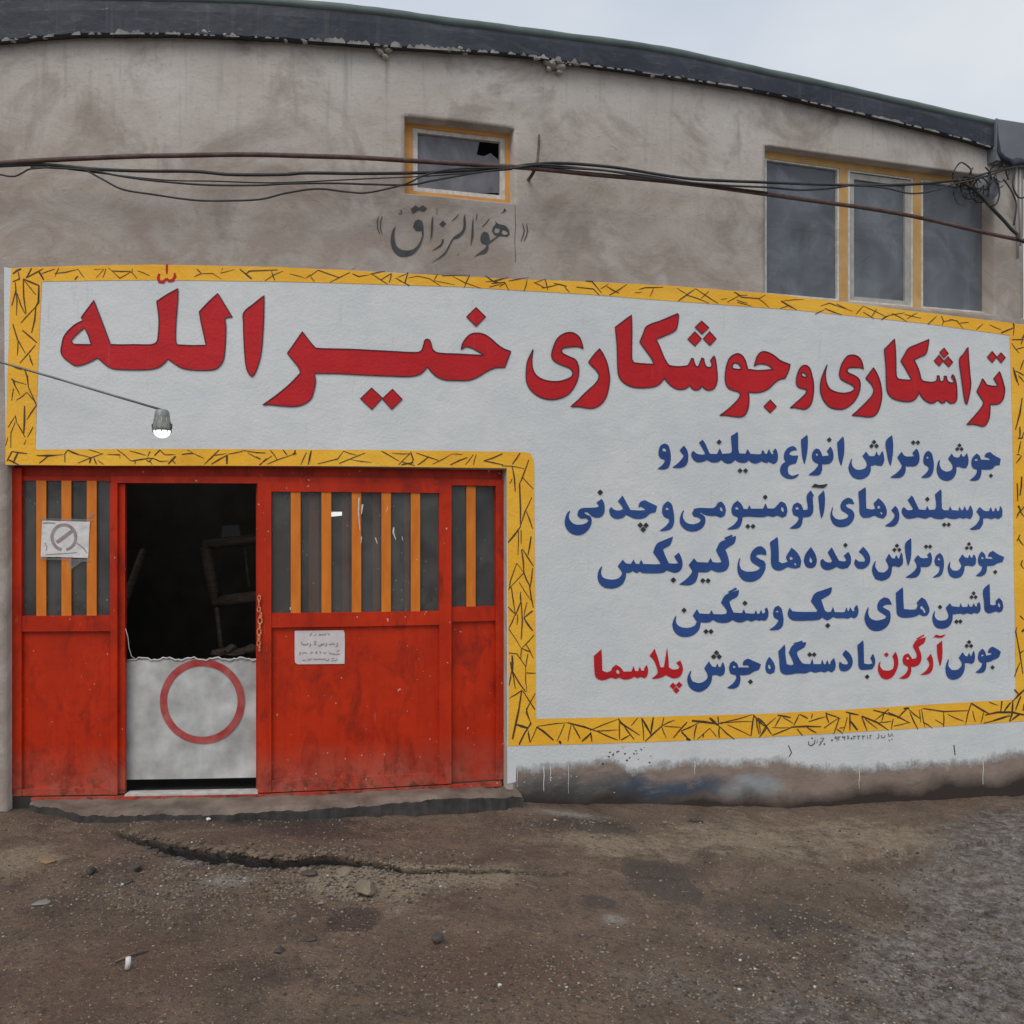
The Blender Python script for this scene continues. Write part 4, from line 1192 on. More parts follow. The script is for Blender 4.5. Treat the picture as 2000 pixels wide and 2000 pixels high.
M_bluelet = paint('blue_lettering_paint', (0.022, 0.062, 0.235), (0.03, 0.085, 0.285), (0.018, 0.07, 0.20), .5, (0.1, 0.16, 0.3), .7, .85)
M_ink = simple('dark_ink_paint', (0.045, 0.05, 0.055), (0.085, 0.085, 0.085), 14, .7)
M_dotink = simple('black_dot_paint', (0.022, 0.022, 0.025), (0.04, 0.04, 0.04), 14, .6)
M_red = door_red()
M_bar = simple('orange_bar_paint', (0.62, 0.155, 0.008), (0.74, 0.22, 0.014), 5, .5, .1, 30, stretch=(4, 4, 1))
M_ghost = simple('rust_red_inner_bar', (0.42, 0.10, 0.04), (0.5, 0.14, 0.06), 5, .6)
M_orange = simple('orange_frame_paint', (0.62, 0.28, 0.07), (0.76, 0.38, 0.10), 7, .6, .2, 40)
M_ochre = simple('ochre_frame_paint', (0.50, 0.285, 0.09), (0.64, 0.39, 0.15), 7, .6, .2, 40)
M_putty = simple('putty_white_paint', (0.52, 0.50, 0.45), (0.75, 0.73, 0.68), 25, .75, .3, 60)
M_greysash = simple('grey_sash_paint', (0.36, 0.34, 0.30), (0.5, 0.48, 0.44), 12, .7, .2, 50)
M_glass = dirty_glass('dirty_door_glass', (0.125, 0.122, 0.112), 0.6)
M_glass2 = dirty_glass('dusty_sky_toned_glass', (0.20, 0.22, 0.245), 0.5, .22, False)  # dust, plus a blue-grey base standing in for reflected sky
M_glass3 = dirty_glass('dull_window_glass', (0.20, 0.195, 0.215), 0.2, .2, False)
def fascia_material():
    m, t, b = nmat('blue_grey_bitumen_sheet')
    v = coords(t, 'Object')
    col = mixc(t, ramp(t, noise(t, v, 1.6, 6, .6), .35, .68), (0.021, 0.025, 0.037), (0.050, 0.055, 0.073))
    col = mixc(t, ramp(t, noise(t, coords(t, 'Object', (1, 1, 4)), 5, 6, .65, .8), .52, .72, (0, 0, 0), (.6, .6, .6)), col, (0.10, 0.105, 0.12))
    col = mixc(t, ramp(t, noise(t, coords(t, 'Object', (9, 9, .8)), 2.0, 4, .6), .58, .72, (0, 0, 0), (.5, .5, .5)), col, (0.10, 0.095, 0.09))
    col = mixc(t, ramp(t, noise(t, coords(t, 'Object', (1, 1, 2.5)), 8, 6, .7, 1.2), .66, .72, (0, 0, 0), (.8, .8, .8)), col, (0.27, 0.26, 0.24))
    t.links.new(col, b.inputs['Base Color']); b.inputs['Roughness'].default_value = .55; b.inputs['Specular IOR Level'].default_value = .3
    bump(t, b, noise(t, v, 9, 5, .6), .35, .02)
    return m
M_fascia = fascia_material()
M_roll = simple('greenish_membrane_edge', (0.075, 0.105, 0.10), (0.13, 0.165, 0.155), 4, .5, .2, 30)
M_roof = simple('roof_bitumen', (0.06, 0.07, 0.075), (0.1, 0.11, 0.11), 3, .8)
M_return = simple('weathered_roof_felt', (0.14, 0.15, 0.17), (0.2, 0.21, 0.23), 3, .7, .2, 20)
M_mortar = simple('crumbled_mortar', (0.30, 0.28, 0.25), (0.5, 0.48, 0.43), 9, .95, .4, 60)
M_lime = simple('old_lime_smear', (0.16, 0.155, 0.145), (0.36, 0.345, 0.315), 16, .95, .3, 60)
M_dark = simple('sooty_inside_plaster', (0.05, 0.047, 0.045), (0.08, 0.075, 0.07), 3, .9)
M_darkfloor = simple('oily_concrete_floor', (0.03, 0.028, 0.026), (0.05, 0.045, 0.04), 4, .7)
M_greysheet = simple('blue_grey_sheet', (0.34, 0.37, 0.40), (0.40, 0.43, 0.46), 2, .9)
M_reflband = simple('dark_reflection_band', (0.09, 0.095, 0.105), (0.12, 0.12, 0.13), 5, .8)
M_steel = simple('galvanised_steel', (0.35, 0.35, 0.34), (0.5, 0.5, 0.48), 10, .45, .1, 60, .6)
M_rodsteel = simple('dull_grey_rod', (0.13, 0.13, 0.125), (0.24, 0.235, 0.22), 10, .5, .1, 60, .3)
M_sill = simple('worn_sill_metal', (0.42, 0.41, 0.39), (0.62, 0.6, 0.57), 18, .55, .2, 60)
M_cable = simple('black_cable_sheath', (0.022, 0.022, 0.024), (0.05, 0.05, 0.05), 8, .6)
M_cable2 = simple('brown_taped_cable', (0.075, 0.035, 0.028), (0.13, 0.085, 0.075), 14, .7, .4, 60)
M_rust = simple('rusty_iron', (0.07, 0.05, 0.04), (0.17, 0.12, 0.09), 20, .85, .4, 80)
M_conduit = simple('pale_plastic_conduit', (0.40, 0.37, 0.36), (0.5, 0.46, 0.44), 8, .6)
M_lamp = simple('lamp_grey_housing', (0.20, 0.205, 0.19), (0.36, 0.36, 0.33), 18, .4, .1, 50, .2)
M_paper = simple('weathered_paper', (0.62, 0.60, 0.58), (0.76, 0.74, 0.72), 16, .8, .3, 40)
M_paper2 = simple('pinkish_notice_paper', (0.62, 0.55, 0.54), (0.72, 0.66, 0.64), 12, .7, .15, 40)
M_print = simple('faded_grey_print', (0.20, 0.17, 0.17), (0.36, 0.32, 0.32), 30, .8)
M_printr = simple('faded_mauve_print', (0.27, 0.20, 0.20), (0.40, 0.33, 0.33), 22, .8)
M_tape = dirty_glass('clear_sticky_tape', (0.35, 0.34, 0.32), 0.6, .3)
M_link = simple('coppery_chain_paint', (0.62, 0.20, 0.09), (0.72, 0.30, 0.16), 20, .45, .1, 60)
M_board = simple('white_sheet_board', (0.34, 0.335, 0.32), (0.62, 0.62, 0.60), 5, .6, .2, 30)
M_disc = simple('red_ring_paint', (0.36, 0.03, 0.025), (0.46, 0.12, 0.11), 9, .6)
M_wood = simple('dark_worn_wood', (0.16, 0.12, 0.09), (0.30, 0.23, 0.17), 8, .8, .3, 40, stretch=(1, 1, 6))
M_conc = simple('damp_concrete', (0.11, 0.085, 0.066), (0.23, 0.185, 0.15), 5, .85, .6, 45)
M_bit = simple('damp_bitumen_edge', (0.03, 0.027, 0.025), (0.07, 0.06, 0.055), 12, .7, .6, 50)
M_lit, _t, _b = nmat('lit_lamp_bowl')
_b.inputs['Base Color'].default_value = (.85, .86, .82, 1)
_b.inputs['Emission Color'].default_value = (1, 1, .96, 1); _b.inputs['Emission Strength'].default_value = 1.1
M_tubelit, _t, _b = nmat('lit_tube')
_b.inputs['Emission Color'].default_value = (.95, 1, 1, 1); _b.inputs['Emission Strength'].default_value = 2.2

# ------------------------------------------------------------------ street: one sheet out to the horizon
def base_h(X, Y=None):
    return np.interp(X, [-40, -5, -1.6, 0.0, 1.0, 2.2, 4.3, 8, 60], [-0.03, -0.10, -0.125, -0.17, -0.285, -0.43, -0.50, -0.56, -0.8])
def G(px, py):
    z = -0.15
    for _ in range(12):
        d = (EYE - z) * F / (py - HY); x = (px - CX) / F * d; z = float(base_h(x))
    return x, d
def gauss(X, Y, px, py, rx, ry, p=2.0):
    x, y = G(px, py); sx = rx / F * y; _, y2 = G(px, py - ry); sy = max(abs(y2 - y), .02)
    return np.exp(-(np.abs((X - x) / sx) ** p + np.abs((Y - y) / sy) ** p))
def line_Y(pts, X):
    w = sorted(G(*p) for p in pts)
    return np.interp(X, [a[0] for a in w], [a[1] for a in w])
LIP = [(215, 1622), (262, 1636), (300, 1650), (350, 1664), (420, 1678), (500, 1689), (560, 1692), (640, 1684), (720, 1688), (800, 1700), (900, 1700), (1000, 1703), (1060, 1706), (1130, 1697)]
CRK2 = [(1620, 1673), (1700, 1672), (1790, 1663), (1860, 1654), (1960, 1645), (2010, 1650)]
def ground_h(X, Y):
    z = base_h(X) + 0.03 * fbm(X * .8 + 3, Y * .8 + 7, 3, 3) + 0.026 * fbm(X * 4, Y * 4, 4, 11) + 0.014 * fbm(X * 15, Y * 15, 3, 23)
    jag = 0.06 * fbm(X * 3, X * 0 + 1.5, 3, 31)
    t = Y - line_Y(LIP, X) - jag
    xl, xr = G(215, 1622)[0], G(1130, 1697)[0]
    amp = np.interp(X, [xl, xl + .25, G(330, 1660)[0], G(620, 1690)[0], G(760, 1695)[0], xr], [.008, .03, .062, .055, .02, .005])
    z = z + amp * smooth(-.009, -.002, t) * np.exp(-np.clip(t, 0, 9) / .6)
    z = z - np.minimum(amp * .9, .03) * np.exp(-((t + .02) / .03) ** 2) * (0.6 + .8 * vnoise(X * 9, Y * 9, 4))
    # second thin lip above the first one
    t3 = t - .07 - .03 * fbm(X * 7, X * 0, 3, 77)
    z = z - np.minimum(amp * .5, .02) * np.exp(-(t3 / .012) ** 2)
    in2 = smooth(G(1600, 1673)[0], G(1680, 1673)[0], X)
    t2 = Y - line_Y(CRK2, X) - .04 * fbm(X * 6, X * 0 + 4, 4, 57)
    z = z - in2 * .03 * np.exp(-(t2 / .025) ** 2) + in2 * .02 * smooth(0, .03, t2) * np.exp(-np.clip(t2, 0, 9) / .4)
    for (cx, cy, rx, ry, a) in [(1350, 1684, 55, 5, -.02), (860, 1842, 26, 14, .03), (1320, 1795, 28, 7, -.02), (1020, 1840, 18, 10, .02), (1120, 1680, 60, 4, -.012), (430, 1840, 60, 12, -.01), (270, 1690, 20, 7, -.03)]:
        z = z + a * gauss(X, Y, cx, cy, rx, ry) * (0.6 + vnoise(X * 20, Y * 20, 8))
    wet = smooth(-.2, .7, X - (1.3 + (Y - 4.1) * .7))
    z = z + wet * (.05 * fbm(X * 5, Y * 5, 3, 61) + .03 * fbm(X * 20, Y * 20, 2, 63))
    rub = gauss(X, Y, 690, 1722, 150, 40) + .6 * gauss(X, Y, 330, 1745, 160, 45)
    z = z + rub * .022 * np.abs(fbm(X * 11, Y * 11, 3, 71)) 
    return z
def axis(lo, a, b, hi, fine, grow=1.35):
    mid = list(np.arange(a, b + 1e-6, fine)); st = fine; p = a; left = []
    while p > lo: st *= grow; p -= st; left.append(p)
    st = fine; p = b; right = []
    while p < hi: st *= grow; p += st; right.append(p)
    return np.array(left[::-1] + mid + right)
gx = axis(-400, -4.6, 5.6, 400, 0.016); gy = axis(-400, 2.7, 7.9, 400, 0.0155)
GX, GY = np.meshgrid(gx, gy)
YR = float(gy[np.argmin(np.abs(gy - 5.3))])                 # a row of the sheet is bent to run along the broken lip
_dl = line_Y(LIP, GX) + 0.06 * fbm(GX * 3, GX * 0 + 1.5, 3, 31) - YR
GY = GY + _dl * (1 - smooth(0, 1.3, np.abs(GY - YR)))
GZ = ground_h(GX, GY)
_t = GY - line_Y(LIP, GX) - 0.06 * fbm(GX * 3, GX * 0 + 1.5, 3, 31)
_xs = [G(*p)[0] for p in ((215, 1622), (290, 1645), (330, 1660), (620, 1690), (760, 1695), (1130, 1697))]
_am = np.interp(GX, _xs, [.1, .6, 1, 1, .45, 0.15], left=0, right=0)
_un = _am * smooth(-.09, -.012, _t) * (_t < -.005)
inside = (GY > 6.35) & (GX > -3.0) & (GX < 0.0)
GY0 = GY; GYd = GY + .13 * _un * (.75 + .5 * fbm(GX * 4, GX * 0, 3, 3)); GZ = GZ - .025 * _un
GZ = np.where(inside, np.minimum(GZ, -0.2), GZ)          # below the workshop floor
nx, ny = len(gx), len(gy)
idx = np.arange(nx * ny).reshape(ny, nx)
quads = np.stack([idx[:-1, :-1], idx[:-1, 1:], idx[1:, 1:], idx[1:, :-1]], -1).reshape(-1, 4)
me = bpy.data.meshes.new('street_ground')
me.vertices.add(nx * ny); me.vertices.foreach_set('co', np.stack([GX, GYd, GZ], -1).astype(np.float32).ravel())
me.loops.add(quads.size); me.loops.foreach_set('vertex_index', quads.astype(np.int32).ravel())
me.polygons.add(len(quads)); me.polygons.foreach_set('loop_start', (np.arange(len(quads)) * 4).astype(np.int32))
me.polygons.foreach_set('use_smooth', [True] * len(quads))
me.update(calc_edges=True)
def attr(name, arr):
    a = me.attributes.new(name, 'FLOAT', 'POINT'); a.data.foreach_set('value', np.clip(arr, 0, 1).astype(np.float32).ravel())
wob = lambda f, s: fbm(GX * f, GY * f, 4, s)
attr('tan', gauss(GX, GY, 40, 1680, 110, 45) * .8 + gauss(GX, GY, 720, 1722, 130, 30) + gauss(GX, GY, 920, 1715, 160, 25) * .8 + gauss(GX, GY, 1190, 1650, 170, 38) * .8
     + gauss(GX, GY, 1450, 1650, 160, 30) * .6 + gauss(GX, GY, 1680, 1630, 260, 45) * .75 + gauss(GX, GY, 820, 1780, 200, 40) * .3 + wob(2.5, 91) * .5)
attr('damp', gauss(GX, GY, 600, 1635, 330, 26) * .55 + gauss(GX, GY, 1285, 1715, 62, 34, 3) * .95 + gauss(GX, GY, 690, 1800, 52, 24, 4) * .9 + gauss(GX, GY, 600, 1920, 260, 50) * .5
     + gauss(GX, GY, 1150, 1610, 160, 25) * .7 + gauss(GX, GY, 1500, 1800, 220, 55) * .6 + gauss(GX, GY, 1160, 1760, 70, 22) * .6 + gauss(GX, GY, 480, 1605, 330, 14) * .5 + wob(3.1, 95) * .45 + 1.0 * _am * np.exp(-((_t + .02) / .02) ** 2))  # last term also darkens the shaded undercut of the lip
attr('chalk', gauss(GX, GY, 380, 1682, 70, 12) * .8 + gauss(GX, GY, 460, 1718, 80, 18) * .75 + gauss(GX, GY, 330, 1745, 130, 30) * .45 + gauss(GX, GY, 1200, 1795, 35, 14) * .9 + gauss(GX, GY, 1110, 1588, 130, 10) * .8
     + gauss(GX, GY, 80, 1765, 26, 9) * .7 + gauss(GX, GY, 1040, 1708, 60, 8) * .5)
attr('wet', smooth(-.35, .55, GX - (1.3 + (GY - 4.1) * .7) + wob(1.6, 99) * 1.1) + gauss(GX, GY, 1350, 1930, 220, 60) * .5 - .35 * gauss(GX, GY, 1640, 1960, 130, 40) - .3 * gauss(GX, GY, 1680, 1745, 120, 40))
attr('crack', np.interp(GX, _xs, [.2, .8, 1, 1, .6, .25], left=0, right=0) * np.exp(-((_t + .028) / .026) ** 2) * (_t < .001))  # shade under the broken lip painted in, together with wet soil
attr('rust', gauss(GX, GY, 200, 1900, 260, 90) * .7 + gauss(GX, GY, 1000, 1890, 300, 80) * .7 + gauss(GX, GY, 90, 1683, 20, 14) * 0.9)
def ground_material():
    m, t, b = nmat('muddy_gravel')
    v = coords(t, 'Object')
    A = {}
    for n_ in ('tan', 'damp', 'chalk', 'wet', 'rust', 'crack'):
        a = N(t, 'ShaderNodeAttribute'); a.attribute_name = n_; A[n_] = a.outputs['Fac']
    n1 = noise(t, v, 2.2, 7, .65, .8); n2 = noise(t, v, 9, 7, .7, .4); n3 = noise(t, v, 38, 5, .72); n4 = noise(t, v, 110, 4, .7)
    sub = lambda n, k_: math_(t, 'MULTIPLY', math_(t, 'SUBTRACT', n, .5), k_)
    col = mixc(t, ramp(t, n1, .36, .62), (0.14, 0.086, 0.053), (0.32, 0.215, 0.135))
    col = mixc(t, ramp(t, n2, .42, .66, (0, 0, 0), (.6, .6, .6)), col, (0.16, 0.112, 0.083))
    col = mixc(t, ramp(t, math_(t, 'ADD', A['rust'], sub(n2, 1.2)), .25, .7, (0, 0, 0), (.85, .85, .85)), col, (0.20, 0.110, 0.064))
    col = mixc(t, ramp(t, math_(t, 'ADD', A['tan'], sub(n2, 1.6)), .35, .68, (0, 0, 0), (.85, .85, .85)), col, (0.47, 0.37, 0.25))
    dm = ramp(t, math_(t, 'ADD', A['damp'], math_(t, 'ADD', sub(n2, .7), sub(n3, .3))), .36, .56)
    col = mixc(t, math_(t, 'MULTIPLY', dm, .78), col, (0.075, 0.056, 0.046))
    sheen_tone = ramp(t, math_(t, 'ADD', A['wet'], math_(t, 'ADD', sub(n2, 1.0), sub(n1, .9))), .30, .90)
    col = mixc(t, math_(t, 'MULTIPLY', sheen_tone, .62), col, mixc(t, ramp(t, noise(t, v, 13, 7, .72, .6), .40, .62), (0.085, 0.07, 0.06), (0.56, 0.535, 0.505)))  # pale grit tone that also paints in the sheen of the wet ground
    ch = ramp(t, math_(t, 'ADD', A['chalk'], math_(t, 'ADD', sub(n3, 2.4), sub(n4, 1.2))), .50, .85)
    col = mixc(t, math_(t, 'MULTIPLY', ch, .85), col, (0.56, 0.53, 0.49))
    # grains: dark gaps between pale grit, in two sizes
    col = mixc(t, ramp(t, n3, .50, .66, (0, 0, 0), (.7, .7, .7)), col, (0.05, 0.036, 0.028))
    col = mixc(t, ramp(t, n4, .50, .64, (0, 0, 0), (.55, .55, .55)), col, (0.055, 0.04, 0.032))
    col = mixc(t, ramp(t, noise(t, v, 60, 3, .6), .62, .68, (0, 0, 0), (.75, .75, .75)), col, (0.42, 0.35, 0.28))
    vo = N(t, 'ShaderNodeTexVoronoi', Scale=48.0); t.links.new(v, vo.inputs['Vector'])
    vs_ = N(t, 'ShaderNodeSeparateColor'); t.links.new(vo.outputs['Color'], vs_.inputs[0])
    pick = math_(t, 'MULTIPLY', math_(t, 'GREATER_THAN', vs_.outputs[0], .982), math_(t, 'LESS_THAN', vo.outputs['Distance'], .30))
    col = mixc(t, math_(t, 'MULTIPLY', pick, .9), col, (0.60, 0.57, 0.52))
    col = mixc(t, ramp(t, math_(t, 'ADD', A['crack'], sub(n3, .5)), .2, .6), col, (0.017, 0.013, 0.011))
    wt = ramp(t, math_(t, 'ADD', A['wet'], math_(t, 'ADD', sub(n2, 1.1), sub(n3, .4))), .30, .72)
    t.links.new(col, b.inputs['Base Color'])
    rgh = mixc(t, wt, (.78, .78, .78), (.14, .14, .14)); rgh = mixc(t, math_(t, 'MULTIPLY', dm, .8), rgh, (.28, .28, .28)); rgh = mixc(t, ramp(t, n1, .55, .7), rgh, (.42, .42, .42))
    t.links.new(rgh, b.inputs['Roughness'])
    b.inputs['Specular IOR Level'].default_value = 0.6
    h = math_(t, 'ADD', math_(t, 'MULTIPLY', n2, .8), math_(t, 'ADD', math_(t, 'MULTIPLY', n3, .9), math_(t, 'MULTIPLY', n4, .4)))
    bump(t, b, h, 1.0, 0.05)
    return m
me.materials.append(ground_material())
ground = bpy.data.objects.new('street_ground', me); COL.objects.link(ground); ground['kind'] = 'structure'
def gz(x, y): return float(ground_h(np.array([x]), np.array([y]))[0])

# ------------------------------------------------------------------ the workshop building
bld = thing('workshop_building', 'long grey-brown plastered workshop with red metal front and dark roof edge', 'building', (0, 6.6, 0))
D0, D1, DT = S_(14), S_(989), (Z_(14, 910) + Z_(985, 914)) / 2
SW0, SW1, SWT, SWB = S_(790), S_(1004), Z_(897, 238), Z_(897, 387)
BW0, BW1 = S_(1494), S_(1940)
BWT = (Z_(1490, 267) + Z_(1912, 357)) / 2; BWB = (Z_(1503, 573) + Z_(1930, 616)) / 2
openings = [(D0, D1, -2, DT), (SW0, SW1, SWB, SWT), (BW0, BW1, BWB, BWT)]
END_LO, END_HI, NOTCH = S_(2080), S_(1999), Z_(2000, 628) + .02
FO = 0.075
FB = [(-700, 90), (-200, 88), (0, 80), (60, 73), (150, 66), (330, 65), (450, 70), (560, 75), (700, 85), (760, 90), (860, 96), (1000, 104), (1060, 112), (1120, 123), (1250, 140), (1350, 155), (1480, 175), (1600, 203), (1750, 237), (1850, 262), (1930, 283), (1948, 296)]
FT = [(-700, -40), (0, -30), (500, -18), (760, 6), (840, 21), (1000, 40), (1130, 58), (1300, 80), (1480, 122), (1600, 147), (1750, 182), (1850, 205), (1950, 228), (2030, 246)]
_rx = np.arange(-900, 2300, 4.0)
def _sm(pts, w):
    y = np.interp(_rx, [p[0] for p in pts], [p[1] for p in pts]); k_ = np.hanning(w); return np.convolve(np.pad(y, w // 2, mode='edge'), k_ / k_.sum(), 'valid')[:len(_rx)]
_fbv, _ftv = _sm(FB, 31), _sm(FT, 81)
fb = lambda x: float(np.interp(x, _rx, _fbv))
ft = lambda x: float(np.interp(x, _rx, _ftv))
_xs = np.arange(-700, 2100, 20.0); _zl = ([S_(x, FO) for x in _xs], [Z_(x, .5 * (fb(x) + ft(x)), FO) for x in _xs])
sg = sorted(set(list(np.arange(S_(-800), END_LO, 0.07)) + [D0, D1, SW0, SW1, BW0, BW1, END_LO, END_HI]))
zg = sorted(set(list(np.arange(-0.9, 5.5, 0.07)) + [DT, SWT, SWB, BWT, BWB, NOTCH, 5.5]))
bm = bmesh.new(); uvl = bm.loops.layers.uv.new('UVMap'); cache = {}
def wv(s, z, o=0.0):
    key = (round(s, 5), round(z, 5), o)
    if key not in cache: cache[key] = bm.verts.new(P(s, z, o)); 
    return cache[key]
def wq(c):
    f = bm.faces.new([wv(*q) for q in c]); f.smooth = True
    for lp, q in zip(f.loops, c): lp[uvl].uv = (q[0], q[1] + (q[2] if len(q) > 2 else 0))
for i in range(len(sg) - 1):
    for j in range(len(zg) - 1):
        sm, zm = (sg[i] + sg[i + 1]) / 2, (zg[j] + zg[j + 1]) / 2
        if any(a < sm < b_ and c < zm < d_ for a, b_, c, d_ in openings): continue
        if sm > END_HI and zm > NOTCH: continue
        if zm > float(np.interp(sm, _zl[0], _zl[1])): continue
        wq([(sg[i], zg[j], 0.), (sg[i + 1], zg[j], 0.), (sg[i + 1], zg[j + 1], 0.), (sg[i], zg[j + 1], 0.)])
TH = -0.24
for a, b_, c, d_ in openings:
    ss = [s for s in sg if a - 1e-6 <= s <= b_ + 1e-6]; zs = [z for z in zg if max(c, -.9) - 1e-6 <= z <= d_ + 1e-6]
    for i in range(len(ss) - 1):
        wq([(ss[i], d_, 0.), (ss[i + 1], d_, 0.), (ss[i + 1], d_, TH), (ss[i], d_, TH)])
        if c > -1: wq([(ss[i], c, 0.), (ss[i], c, TH), (ss[i + 1], c, TH), (ss[i + 1], c, 0.)])
    for i in range(len(zs) - 1):
        wq([(a, zs[i], 0.), (a, zs[i + 1], 0.), (a, zs[i + 1], TH), (a, zs[i], TH)])
        wq([(b_, zs[i], 0.), (b_, zs[i], TH), (b_, zs[i + 1], TH), (b_, zs[i + 1], 0.)])
for z0, z1, s in ((NOTCH, float(np.interp(END_HI, _zl[0], _zl[1])), END_HI), (-.9, NOTCH, END_LO)):          # returns at the far corner
    zs = [z for z in zg if z0 - 1e-6 <= z <= z1 + 1e-6]
    for i in range(len(zs) - 1):
        wq([(s, zs[i], 0.), (s, zs[i], -1.5), (s, zs[i + 1], -1.5), (s, zs[i + 1], 0.)])
s_ = [s for s in sg if s >= END_HI - 1e-6]
for i in range(len(s_) - 1): wq([(s_[i], NOTCH, 0.), (s_[i + 1], NOTCH, 0.), (s_[i + 1], NOTCH, -1.5), (s_[i], NOTCH, -1.5)])
# rounded shoulder of plaster where the upper wall meets the corner, and lumps under the roof edge
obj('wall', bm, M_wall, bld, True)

# inside: a dark hall
def plane_box(name, a, b_, m): 
    q = bmesh.new(); box(q, a, b_); obj(name, q, m, bld)
xl, xr = float(P(S_(-790), 0).x), float(P(END_HI, 0).x) - .1
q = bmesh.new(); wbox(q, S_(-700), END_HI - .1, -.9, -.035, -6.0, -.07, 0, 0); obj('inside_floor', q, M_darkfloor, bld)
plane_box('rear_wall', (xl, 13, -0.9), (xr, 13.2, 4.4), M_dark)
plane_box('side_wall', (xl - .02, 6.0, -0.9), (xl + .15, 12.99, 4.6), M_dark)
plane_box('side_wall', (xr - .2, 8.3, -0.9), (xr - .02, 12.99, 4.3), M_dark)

# roof edge: sheet band, rolled membrane on top, roof behind
bm = bmesh.new(); rows = []; random.seed(4)
for x in np.arange(-700, 1950, 6.0):
    s0, zb = SZ(x, fb(x), FO); _, zt = SZ(x, ft(x), FO)
    zb += 0.012 * float(fbm(x * .05, 0.3, 4, 6)); wv_ = 0.012 * float(fbm(x * .02, 7.7, 3, 16))
    rows.append([bm.verts.new(P(s0, z, o, False)) for z, o in ((zb + .015, -.02), (zb, FO - .02), (zb + .006, FO), ((zb + zt) / 2, FO + .004 + .3 * wv_), (zt - .085, FO - .6 * wv_), (zt - .05, FO - .06), (zt - .05, -.3))])
for a, c in zip(rows, rows[1:]):
    for j in range(6):
        f = bm.faces.new((a[j], a[j + 1], c[j + 1], c[j]))
obj('roof_fascia', bm, M_fascia, bld)
bm = bmesh.new(); pts = []
for x in np.arange(-700, 2031, 12.0):
    s0, zt = SZ(x, ft(x), FO); pts.append(P(s0, zt - .045 + -.012 + .006 * float(fbm(x * .03, 1.1, 3, 8)), FO - .02, False))
tube(bm, pts, [.034 + .006 * float(fbm(i * .3, 2.2, 3, 9)) for i in range(len(pts))], 10)
obj('rolled_roof_edge', bm, M_roll, bld)
bm = bmesh.new(); a = [bm.verts.new(p + Vector((0, .03, -.02))) for p in pts]; c = [bm.verts.new((p.x, 13.3, p.z + .05)) for p in pts]
for i in range(len(a) - 1): bm.faces.new((a[i], a[i + 1], c[i + 1], c[i]))
obj('roof', bm, M_roof, bld)
bm = bmesh.new()
x0 = S_(1946, .1)
wbox(bm, x0, x0 + .55, Z_(1985, 318, .1), Z_(1985, 238, .1), -.3, .1, 0, .03)
obj('roof_corner_wrap', bm, M_return, bld)
bm = bmesh.new()
tube(bm, [W(1946, 232, .09, False), W(1947, 270, .09, False), W(1949, 298, .09, False), W(1958, 312, .09, False), W(1975, 318, .09, False), W(1990, 315, .08, False), W(2010, 325, .08, False)], [.01, .014, .025, .036, .03, .034, .025], 7)
obj('sagging_felt', bm, M_fascia, bld)
def lump(bm, c, r, flat=1.0, seed=None, sub=1, mi=0):
    st = bmesh.ops.create_icosphere(bm, subdivisions=sub, radius=1.0)
    rr = random.Random(seed) if seed is not None else random
    th = rr.random() * 6.28; sx, sy, sz = rr.uniform(.75, 1.3), rr.uniform(.75, 1.2), rr.uniform(.7, 1.1) * flat
    cuts = []
    for _ in range(9):
        a = Vector((rr.gauss(0, 1), rr.gauss(0, 1), rr.gauss(0, 1))).normalized(); cuts.append((a, rr.uniform(.55, .85)))
    for v in st['verts']:
        p = v.co.copy() * (1 + rr.uniform(-.07, .07))
        for a, d in cuts:
            e = p.dot(a) - d
            if e > 0: p -= a * e
        x, y, z = p.x * sx, p.y * sy, p.z * sz
        v.co = Vector(c) + Vector((x * math.cos(th) - y * math.sin(th), x * math.sin(th) + y * math.cos(th), z)) * r * 1.25
    for v in st['verts']:
        for f in v.link_faces: f.material_index = mi
bm = bmesh.new(); random.seed(11)
for i in range(110):
    x = random.choice([random.uniform(-20, 700), random.uniform(0, 1000), random.uniform(880, 1140), random.uniform(1000, 1500)])
    c = W(x, fb(x) + random.uniform(-7, 5), FO + random.uniform(-.05, .0), False)
    lump(bm, c, random.choice([.006, .008, .011, .018]), .7, sub=1)
for x, y, r in ((748, 92, .035), (757, 99, .03), (744, 103, .028), (752, 111, .022), (738, 96, .02), (1086, 120, .04), (1093, 130, .038), (1078, 127, .034), (1066, 120, .024), (1092, 141, .024), (1072, 134, .02)):
    lump(bm, W(x, y, .03, False), r, .8, sub=2)
mo = obj('crumbled_mortar', bm, M_mortar, bld); mo['kind'] = 'stuff'
sh = Sheet(); xs_ = np.arange(-60, 1945, 2.5)
up = [max(0.0, 16 * float(fbm(x * .012, 3.3, 3, 51)) + 26 * float(fbm(x * .13, 1.3, 3, 53)) + 1.5) * (1.0 if x < 1150 else .3) for x in xs_]
for i in range(len(xs_) - 1):
    if up[i] + up[i + 1] > .6: sh.poly([(xs_[i], fb(xs_[i]) - up[i] - .2), (xs_[i + 1], fb(xs_[i + 1]) - up[i + 1] - .2), (xs_[i + 1], fb(xs_[i + 1]) + 1.5), (xs_[i], fb(xs_[i]) + 1.5)])
ms_ = obj('mortar_smear', sh.place(FO + .012, 0, rough=False), M_lime, bld); ms_['kind'] = 'stuff'

sh = Sheet(); sh.ribbon([(1006, 400), (1007, 440), (1005.5, 470), (1007, 512)], [.6, 1.0, .8, 1.0])
sm_ = obj('plaster_crack', sh.place(.003, 24), M_ink, bld)
